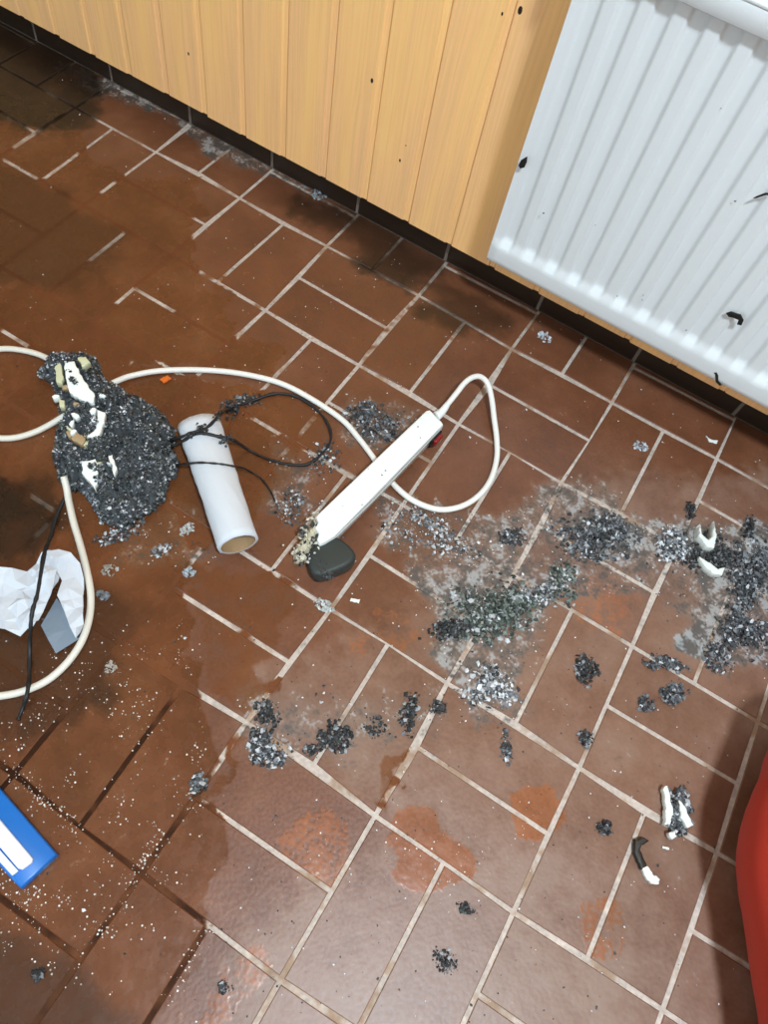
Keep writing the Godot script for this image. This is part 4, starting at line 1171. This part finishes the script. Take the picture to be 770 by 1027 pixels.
# ------------------------------------------------------------------ ash, crumbs, painted glints
func build_ash() -> void:
	ash("largest dark ash heap, on the tile joints at the floor's centre", Vector2(0.1957, -0.1413), Vector2(0.0474, -0.0655), Vector2(0.0389, 0.0361), 620, "green", 0.0044, 0.009)
	ash("tapering black ash tongue on the left of the central ash heap", Vector2(0.1635, -0.0695), Vector2(0.0332, -0.0301), Vector2(0.0097, 0.013), 200, "black", 0.004, 0.006)
	ash("whitish ash smear below the central ash heap", Vector2(0.2426, -0.0251), Vector2(0.0401, -0.0093), Vector2(0.0044, 0.0312), 240, "white", 0.004, 0.005)
	ash("pale greenish ash strip between the two dark heaps", Vector2(0.2434, -0.199), Vector2(0.0322, -0.0317), Vector2(0.0117, 0.0167), 150, "white", 0.004, 0.005)
	ash("wide blue-grey ash heap right of the cable loop", Vector2(0.2873, -0.3402), Vector2(0.0704, -0.0317), Vector2(0.0116, 0.0457), 480, "ash", 0.0044, 0.009)
	ash("dark olive ash patch under the wide blue-grey ash heap", Vector2(0.2742, -0.2281), Vector2(0.0235, -0.0162), Vector2(0.0161, 0.0354), 190, "green", 0.0042, 0.007)
	ash("black and white ash heap left of the white burnt scraps", Vector2(0.3891, -0.3946), Vector2(0.0366, -0.0081), Vector2(0.002, 0.0326), 210, "white", 0.0044, 0.009)
	ash("black ash bed under the white burnt scraps", Vector2(0.4456, -0.4128), Vector2(0.0451, 0.0003), Vector2(-0.0041, 0.0429), 260, "black", 0.0044, 0.010)
	ash("dark slate ash heap cut by the right edge of the photo", Vector2(0.5183, -0.4234), Vector2(0.037, -0.0257), Vector2(0.0187, 0.0604), 420, "ash", 0.0046, 0.012)
	ash("grey ash heap at the right edge, below the slate one", Vector2(0.5389, -0.3196), Vector2(0.0382, -0.0258), Vector2(0.0136, 0.0432), 340, "ash", 0.0042, 0.010)
	ash("thin grey ash trail left of the lower right-edge heap", Vector2(0.5131, -0.2538), Vector2(0.0272, 0.0026), Vector2(-0.0045, 0.0222), 110, "ash", 0.004, 0.005)
	ash("short grey ash strip lying along a joint, right of centre", Vector2(0.4523, -0.2023), Vector2(0.0318, -0.0112), Vector2(0.0017, 0.0127), 150, "ash", 0.0042, 0.007)
	ash("round blue-grey ash clump under the short ash strip", Vector2(0.4805, -0.165), Vector2(0.0191, -0.0126), Vector2(0.006, 0.0164), 140, "ash", 0.0042, 0.008)
	ash("little grey ash clump left of the round blue-grey one", Vector2(0.4493, -0.131), Vector2(0.0122, -0.0028), Vector2(0.0006, 0.0138), 60, "ash", 0.004, 0.006)
	ash("upright dark ash clump in the middle of a clean tile", Vector2(0.3555, -0.1273), Vector2(0.0124, -0.0116), Vector2(0.0134, 0.02), 130, "black", 0.0042, 0.008)
	ash("tiny dark ash clump on a joint below the upright one", Vector2(0.3916, -0.0378), Vector2(0.0082, -0.0086), Vector2(0.0083, 0.0099), 60, "black", 0.004, 0.007)
	ash("biggest dark ash clump at lower left, white specks at its right", Vector2(0.0404, 0.2002), Vector2(0.0235, -0.0152), Vector2(0.0143, 0.0201), 260, "mixed", 0.0042, 0.009)
	ash("loose black ash crumbs above the lower left clump", Vector2(0.0149, 0.1666), Vector2(0.0152, -0.0099), Vector2(0.0105, 0.0147), 80, "black", 0.004, 0.004)
	ash("loose dark ash clump beside the lower left clump", Vector2(0.1053, 0.1447), Vector2(0.0187, -0.0121), Vector2(0.0117, 0.018), 150, "black", 0.004, 0.006)
	ash("faint ash crumbs between the two lower left clumps", Vector2(0.0851, 0.1728), Vector2(0.013, -0.0084), Vector2(0.0063, 0.0093), 40, "black", 0.0034, 0.003)
	ash("faint scatter of ash left of the middle joint", Vector2(0.141, 0.1076), Vector2(0.0145, -0.0095), Vector2(0.0075, 0.0121), 50, "black", 0.0034, 0.003)
	ash("upright scatter of black ash near the middle joint", Vector2(0.1703, 0.065), Vector2(0.0131, -0.0071), Vector2(0.0135, 0.0286), 100, "black", 0.004, 0.005)
	ash("small dark ash clump on the middle joint", Vector2(0.2004, 0.0405), Vector2(0.0104, -0.0068), Vector2(0.0053, 0.0094), 60, "black", 0.004, 0.006)
	ash("narrow vertical line of ash below the whitish smear", Vector2(0.3043, 0.0313), Vector2(0.007, -0.0045), Vector2(0.0116, 0.0231), 60, "ash", 0.004, 0.005)
	ash("dark ash heap beside the power strip's upper end", Vector2(-0.1163, -0.3096), Vector2(0.0454, -0.0185), Vector2(0.014, 0.0348), 330, "ash", 0.0042, 0.008)
	ash("speckled white ash spread between strip and central heap", Vector2(0.0567, -0.1837), Vector2(0.0826, -0.0186), Vector2(0.0078, 0.0368), 260, "white", 0.0034, 0.003)
	ash("small pale ash clump right of the cable loop's lower end", Vector2(0.166, -0.2545), Vector2(0.0223, -0.0158), Vector2(0.007, 0.0139), 110, "mixed", 0.004, 0.005)
	ash("narrow ash streak in the muddy joint at lower left", Vector2(-0.0079, 0.2844), Vector2(0.0097, -0.0023), Vector2(0.006, 0.0196), 80, "mixed", 0.0036, 0.004)
	ash("sooty ash fringe beside the paper roll's upper end", Vector2(-0.3081, -0.205), Vector2(0.0174, -0.0319), Vector2(0.0152, 0.0115), 160, "black", 0.0036, 0.005)
	ash("grey ash rim along the lower side of the charred lump", Vector2(-0.3099, 0.0755), Vector2(0.0211, -0.0352), Vector2(0.0109, 0.007), 150, "mixed", 0.0034, 0.003)
	ash("grey ash patch left of the power strip's burnt end", Vector2(-0.1391, -0.101), Vector2(0.0236, -0.0054), Vector2(0.0109, 0.0351), 110, "mixed", 0.0034, 0.003)
	ash("pale crumbs by the black loop's right side", Vector2(-0.1455, -0.1975), Vector2(0.0279, -0.0205), Vector2(0.0241, 0.0363), 130, "mixed", 0.0032, 0.003)
	ash("white flecks on the mud below the paper roll", Vector2(-0.2454, 0.063), Vector2(0.0101, -0.0164), Vector2(0.0079, 0.0053), 40, "white", 0.0038, 0.003)
	var chunk := ash("burnt chunk with white shreds, lying near the red bag", Vector2(0.5347, -0.0254), Vector2(0.0146, -0.0119), Vector2(0.0159, 0.0287), 420, "mixed", 0.005, 0.014, "burnt_chunk")
	ash("small round black flake on a tile right of the wet shoe prints", Vector2(0.4594, 0.0537), Vector2(0.0111, -0.0026), Vector2(0.0004, 0.0103), 60, "black", 0.0042, 0.006, "burnt_flake", "soot flake")
	ash("flat dark flake below the largest wet shoe print", Vector2(0.3487, 0.2296), Vector2(0.0127, -0.0031), Vector2(0.0006, 0.0055), 40, "black", 0.0042, 0.004, "burnt_flake", "soot flake")
	ash("black crumb above the white burnt scraps", Vector2(0.3956, -0.4747), Vector2(0.0092, -0.0042), Vector2(0.0031, 0.0157), 50, "black", 0.0042, 0.009, "burnt_flake", "soot flake")
	ash("black crumb on the joint near the right-edge heap", Vector2(0.4924, -0.5073), Vector2(0.0125, -0.0027), Vector2(0.0005, 0.0269), 70, "black", 0.0042, 0.009, "burnt_flake", "soot flake")
	ash("black crumb at the foot of the skirting under the radiator", Vector2(0.3491, -0.7346), Vector2(0.0101, -0.0184), Vector2(0.0067, 0.0076), 70, "black", 0.0044, 0.010, "burnt_flake", "soot flake")
	ash("loose black crumbs on the bright tile near the bottom", Vector2(0.3532, 0.2884), Vector2(0.0077, -0.0117), Vector2(0.0148, 0.0072), 70, "black", 0.0028, 0.003)
	ash("single black crumb in the mud near the bottom left corner", Vector2(-0.0282, 0.5349), Vector2(0.0045, -0.0027), Vector2(0.0052, 0.0055), 30, "black", 0.004, 0.006, "burnt_flake", "soot flake")
	ash("few black specks on the muddy tile at lower left", Vector2(0.1511, 0.4409), Vector2(0.0075, -0.0045), Vector2(0.0045, 0.006), 25, "black", 0.003, 0.003)
	lint("white fluffy lump on the tile under the radiator's left end", Vector2(0.037, -0.6588), Vector2(0.0144, -0.0012), Vector2(0.0015, 0.0124), Color(0.62, 0.66, 0.70), 70)
	lint("small pale blue shred on the tile right of the cable loop's top", Vector2(0.2777, -0.5426), Vector2(0.0129, -0.0043), Vector2(0.0014, 0.0086), Color(0.50, 0.55, 0.60), 60)
	lint("grey metallic lump in the joint at the foot of the boards", Vector2(-0.4912, -0.7109), Vector2(0.0119, -0.0104), Vector2(0.0111, 0.0167), Color(0.26, 0.32, 0.35), 120)
	lint("white crumbs on the joint crossing below the burnt plug", Vector2(-0.0092, 0.0025), Vector2(0.0157, -0.0007), Vector2(0.0008, 0.0089), Color(0.52, 0.54, 0.52), 80)
	lint("pale flake on the mud right of the napkin", Vector2(-0.1911, 0.2315), Vector2(0.0081, -0.0006), Vector2(0.0017, 0.0086), Color(0.42, 0.38, 0.33), 50)
	lint("silvery flake below the open end of the paper roll", Vector2(-0.1924, 0.0677), Vector2(0.0068, -0.0047), Vector2(0.0047, 0.006), Color(0.35, 0.40, 0.44), 50)
	lint("white scrap on the mud below the paper roll's middle", Vector2(-0.2368, 0.0159), Vector2(0.0033, -0.0127), Vector2(0.0074, 0.0029), Color(0.50, 0.49, 0.46), 60)
	lint("grey shred beside the white lower cable", Vector2(-0.2662, 0.1606), Vector2(0.0103, -0.0034), Vector2(0.0026, 0.005), Color(0.16, 0.18, 0.20), 50)
	lint("pale shred on the mud between napkin and paper roll", Vector2(-0.2832, 0.1271), Vector2(0.0073, -0.0076), Vector2(0.007, 0.006), Color(0.36, 0.33, 0.29), 40)
	var curl := thing("curved_shard", "curved plastic shard, charred at one end and white at the other, near the red bag", "shard", v3(Vector2(0.5232, 0.0624)))
	for q in [["charred_end", PackedVector2Array([Vector2(0.4985, 0.0468), Vector2(0.5079, 0.0381), Vector2(0.515, 0.0378), Vector2(0.5091, 0.0484), Vector2(0.5086, 0.0543), Vector2(0.5174, 0.0624), Vector2(0.5238, 0.0679), Vector2(0.5194, 0.0746), Vector2(0.5095, 0.0673), Vector2(0.5017, 0.0585)]), mat(Color(0.13, 0.105, 0.075), 0.5)], ["white_end", PackedVector2Array([Vector2(0.519, 0.0736), Vector2(0.5234, 0.0668), Vector2(0.532, 0.0709), Vector2(0.5439, 0.0728), Vector2(0.5448, 0.0789), Vector2(0.5365, 0.0827), Vector2(0.5273, 0.0804)]), mat(Color(0.95, 0.97, 0.95), 0.4)]]:
		var o := PackedVector2Array()
		for p in q[1]:
			o.append(p - Vector2(0.5232, 0.0624))
		put(q[0], prism(ragged(o, 0.0007, 0.003), 0.0, 0.009, 0.0015), q[2], curl)
	for q in [PackedVector2Array([Vector2(0.5052, -0.034), Vector2(0.5091, -0.0394), Vector2(0.5175, -0.0285), Vector2(0.5276, -0.013), Vector2(0.5297, 0.0043), Vector2(0.5239, 0.0079), Vector2(0.5168, -0.0149)]), PackedVector2Array([Vector2(0.5295, -0.0316), Vector2(0.54, -0.0266), Vector2(0.5481, -0.0201), Vector2(0.5565, -0.0126), Vector2(0.5519, -0.0054), Vector2(0.5395, -0.0119)]), PackedVector2Array([Vector2(0.5315, 0.0142), Vector2(0.5376, 0.0075), Vector2(0.5429, 0.0141), Vector2(0.5379, 0.02)])]:
		var o := PackedVector2Array()
		for p in q:
			o.append(p - Vector2(0.5339, -0.0278))
		put("white_shred", prism(ragged(o, 0.0010, 0.003), 0.004, 0.015, 0.0012), mat(Color(0.9, 0.92, 0.9), 0.5), chunk)
	# white and other scraps with a shape of their own
	var cream := mat(Color(0.88, 0.89, 0.86), 0.5)
	var shards := [
		["white forked scrap of burnt plastic on the black ash bed", PackedVector2Array([Vector2(0.4132, -0.4448), Vector2(0.4221, -0.4292), Vector2(0.4356, -0.4257), Vector2(0.4388, -0.4366), Vector2(0.4312, -0.4642), Vector2(0.4445, -0.4406), Vector2(0.4473, -0.4168), Vector2(0.4363, -0.4134), Vector2(0.4191, -0.4228)]), 0.019, cream],
		["white burnt scrap at the lower edge of the black ash bed", PackedVector2Array([Vector2(0.4331, -0.3911), Vector2(0.4518, -0.3916), Vector2(0.4663, -0.3892), Vector2(0.4763, -0.4003), Vector2(0.4752, -0.383), Vector2(0.4636, -0.377), Vector2(0.4472, -0.3801)]), 0.014, cream],
		["tiny white splinter beside the burnt chunk", PackedVector2Array([Vector2(0.5348, 0.0321), Vector2(0.5437, 0.0293), Vector2(0.545, 0.0326), Vector2(0.536, 0.0354)]), 0.003, cream],
		["white splinter beside the burnt plug", PackedVector2Array([Vector2(0.0182, -0.0281), Vector2(0.0297, -0.0341), Vector2(0.0317, -0.0282), Vector2(0.0195, -0.0235)]), 0.003, cream],
		["thin white curved sliver on the tile by the wall at right", PackedVector2Array([Vector2(0.3679, -0.636), Vector2(0.3784, -0.6334), Vector2(0.3897, -0.6392), Vector2(0.3903, -0.6319), Vector2(0.3767, -0.627)]), 0.003, cream],
		["small orange scrap above the paper roll", PackedVector2Array([Vector2(-0.4395, -0.1706), Vector2(-0.4347, -0.1844), Vector2(-0.426, -0.1835), Vector2(-0.4295, -0.1681)]), 0.004, mat(Color(0.85, 0.42, 0.13), 0.5)],
		["white sliver on the skirting under the radiator's left end", PackedVector2Array([Vector2(-0.0819, -0.7635), Vector2(-0.0784, -0.7698), Vector2(-0.0472, -0.7685), Vector2(-0.0453, -0.7601)]), 0.004, cream]]
	for s in shards:
		var mid := Vector2.ZERO
		for p in s[1]:
			mid += p / s[1].size()
		var o := PackedVector2Array()
		for p in s[1]:
			o.append(p - mid)
		var y: float = s[2]
		var called := "plastic_shard"
		tag(put(called, prism(ragged(o, 0.0007, 0.003), 0.0, y, minf(0.0008, y * 0.25)), s[3], null, v3(mid)), s[0], "scrap")

func scatter(called: String, spots: Array, cell: Mesh, m: Material) -> void:
	var mm := MultiMesh.new()
	mm.transform_format = MultiMesh.TRANSFORM_3D
	mm.use_colors = true
	mm.mesh = cell
	mm.instance_count = spots.size()
	for k in spots.size():
		mm.set_instance_transform(k, spots[k][0])
		mm.set_instance_color(k, spots[k][1])
	var o := MultiMeshInstance3D.new()
	o.name = called
	o.multimesh = mm
	o.material_override = m
	add_child(o)
	o.set_meta("kind", "stuff")

func build_crumbs() -> void:
	var st := begin()
	st.set_smooth_group(-1)
	chip(st, Vector3.ZERO, 1.0, Color(1, 1, 1), 0.4)
	var shard := done(st)
	var nz := FastNoiseLite.new()
	nz.seed = 12
	nz.frequency = 9.0
	var spots: Array = []
	while spots.size() < 3800:
		var p := Vector2(rng.randf_range(-1.2, 0.75), rng.randf_range(-0.7, 0.5))
		var w := 0.10 + stain_at("pale", p.x, p.y) * 1.5 + clampf(nz.get_noise_2d(p.x, p.y), 0, 1) * 0.25
		if p.x < -0.35 and p.y < -0.15:
			w *= 0.12
		if rng.randf() > w:
			continue
		var s := rng.randf_range(0.0007, 0.0021) * (1.8 if rng.randf() < 0.06 else 1.0)
		var c := grey(0.015 + 0.05 * rng.randf(), 0.1)
		var r := rng.randf()
		if r < 0.34:
			c = grey(0.4 + 0.4 * rng.randf(), 0.05)
		elif r < 0.5:
			c = Color(0.12, 0.05, 0.02)
		spots.append([Transform3D(Basis.from_euler(Vector3(0, rng.randf() * TAU, 0)).scaled(Vector3(s, s * 0.6, s)), v3(p, s * 0.2)), c])
	scatter("char_crumbs", spots, shard, ash_mat)
	tag(get_node("char_crumbs"), "tiny dark and pale crumbs of char scattered over the floor tiles", "crumbs")
	# drops on the wet floor, with water glints painted in as pale colour
	var drop := SphereMesh.new()
	drop.radius = 1.0
	drop.height = 2.0
	drop.radial_segments = 10
	drop.rings = 5
	spots = []
	nz.frequency = 14.0
	var zone := PackedVector2Array([Vector2(-0.3158, 0.3622), Vector2(-0.2182, 0.2021), Vector2(-0.1235, 0.1552), Vector2(-0.0142, 0.2544), Vector2(0.0592, 0.3687), Vector2(0.1386, 0.4878), Vector2(0.0054, 0.5383), Vector2(-0.1093, 0.5641)])
	while spots.size() < 560:
		var p := Vector2(rng.randf_range(-0.65, 0.05), rng.randf_range(0.05, 0.66))
		if not Geometry2D.is_point_in_polygon(p, zone) or nz.get_noise_2d(p.x, p.y) + rng.randf_range(-0.15, 0.15) < 0.06:
			continue
		spots.append(glint_drop(p))
	for line in [PackedVector2Array([Vector2(-0.2008, 0.391), Vector2(-0.1514, 0.3975)]), PackedVector2Array([Vector2(-0.1514, 0.3975), Vector2(-0.0882, 0.4035)]), PackedVector2Array([Vector2(-0.0048, 0.3833), Vector2(0.0034, 0.4739)]), PackedVector2Array([Vector2(-0.007, 0.3947), Vector2(-0.0091, 0.3474)]), PackedVector2Array([Vector2(0.0974, 0.4031), Vector2(0.1048, 0.4793)]), PackedVector2Array([Vector2(-0.1256, 0.4826), Vector2(-0.0537, 0.4972)]), PackedVector2Array([Vector2(-0.101, 0.4853), Vector2(-0.0478, 0.4646)])]:
		for k in 45:
			spots.append(glint_drop(line[0].lerp(line[1], rng.randf()) + Vector2(rng.randfn(0, 0.006), rng.randfn(0, 0.006))))
	for q in [Vector2(0.2923, 0.1989), Vector2(0.3163, 0.2166), Vector2(0.2713, 0.225), Vector2(0.3164, 0.1639), Vector2(0.3745, 0.1069), Vector2(0.5068, 0.1816), Vector2(-0.1635, 0.2464), Vector2(-0.1944, 0.2669), Vector2(-0.2573, 0.2612), Vector2(-0.2365, 0.31), Vector2(-0.2217, 0.3595), Vector2(0.1606, 0.2676), Vector2(-0.1431, 0.1515), Vector2(-0.1238, 0.2359)]:
		for k in 14:
			spots.append(glint_drop(q + Vector2(rng.randfn(0, 0.018), rng.randfn(0, 0.016))))
	for k in 160:
		spots.append(glint_drop(Vector2(rng.randf_range(-1.0, -0.3), rng.randf_range(-0.6, 0.1))))
	scatter("glint_drops", spots, drop, glint_material())
	tag(get_node("glint_drops"), "tiny pale drops with painted glints on the muddy lower left tiles", "drops")

func glint_drop(p: Vector2) -> Array:
	var s := 0.00035 + 0.0010 * pow(rng.randf(), 2.0)
	var v := rng.randf_range(0.3, 0.9)  # pale tone stands in for light glinting on the drops
	return [Transform3D(Basis.from_scale(Vector3(s, s * 0.7, s)), v3(p, s * 0.3)), Color(v, v * 0.9, v * 0.8)]

func glint_material() -> StandardMaterial3D:
	var m := mat(Color(1, 1, 1), 0.15)
	m.vertex_color_use_as_albedo = true
	return m


func _ready() -> void:
	rng.seed = 20
	# camera
	var cam := Camera3D.new()
	cam.name = "camera"
	cam.fov = 68.69
	cam.near = 0.02
	add_child(cam)
	cam.transform = Transform3D(Basis(Vector3(0.8466, 0.1358, -0.5146), Vector3(-0.5115, 0.4747, -0.7162), Vector3(0.1471, 0.8696, 0.4714)).orthonormalized(), Vector3(0.1526, 0.9991, 0.3645))
	cam.current = true
	# surroundings
	var we := WorldEnvironment.new()
	we.name = "world"
	var env := Environment.new()
	env.background_mode = Environment.BG_COLOR
	env.background_color = Color(0.5, 0.55, 0.6)
	env.tonemap_mode = Environment.TONE_MAPPER_LINEAR
	env.tonemap_exposure = 1.06
	env.sdfgi_enabled = true
	env.ssao_enabled = true
	env.ssil_enabled = true
	we.environment = env
	add_child(we)
	# unseen ceiling lamp, placed to light floor and wall from the right
	var lamp := AreaLight3D.new()
	lamp.name = "unseen_lamp_light"
	lamp.area_size = Vector2(0.22, 0.22)
	lamp.light_color = Color(0.88, 0.95, 1.0)
	lamp.light_energy = 7.4
	lamp.area_range = 8.0
	lamp.shadow_enabled = true
	add_child(lamp)
	lamp.position = Vector3(0.80, 2.44, 0.62)
	lamp.rotation.x = -PI / 2

	# added fill light behind the camera, brightens boards, radiator and floor
	var fill_light := AreaLight3D.new()
	fill_light.name = "added_fill_light"
	fill_light.area_size = Vector2(1.3, 1.2)
	fill_light.light_color = Color(0.86, 0.94, 1.0)
	fill_light.light_energy = 3.0
	fill_light.area_range = 8.0
	fill_light.shadow_enabled = true
	add_child(fill_light)
	fill_light.position = Vector3(-0.9, 1.55, 2.80)

	ash_mat = mat(Color(1, 1, 1), 0.5)
	ash_mat.vertex_color_use_as_albedo = true
	paint_stains()
	build_floor(floor_textures())
	build_wall()
	build_lamp()
	build_radiator()
	build_bag()
	build_case()
	build_lump()
	build_power_strip()
	build_roll()
	build_cables()
	build_papers()
	build_wires()
	build_ash()
	build_crumbs()
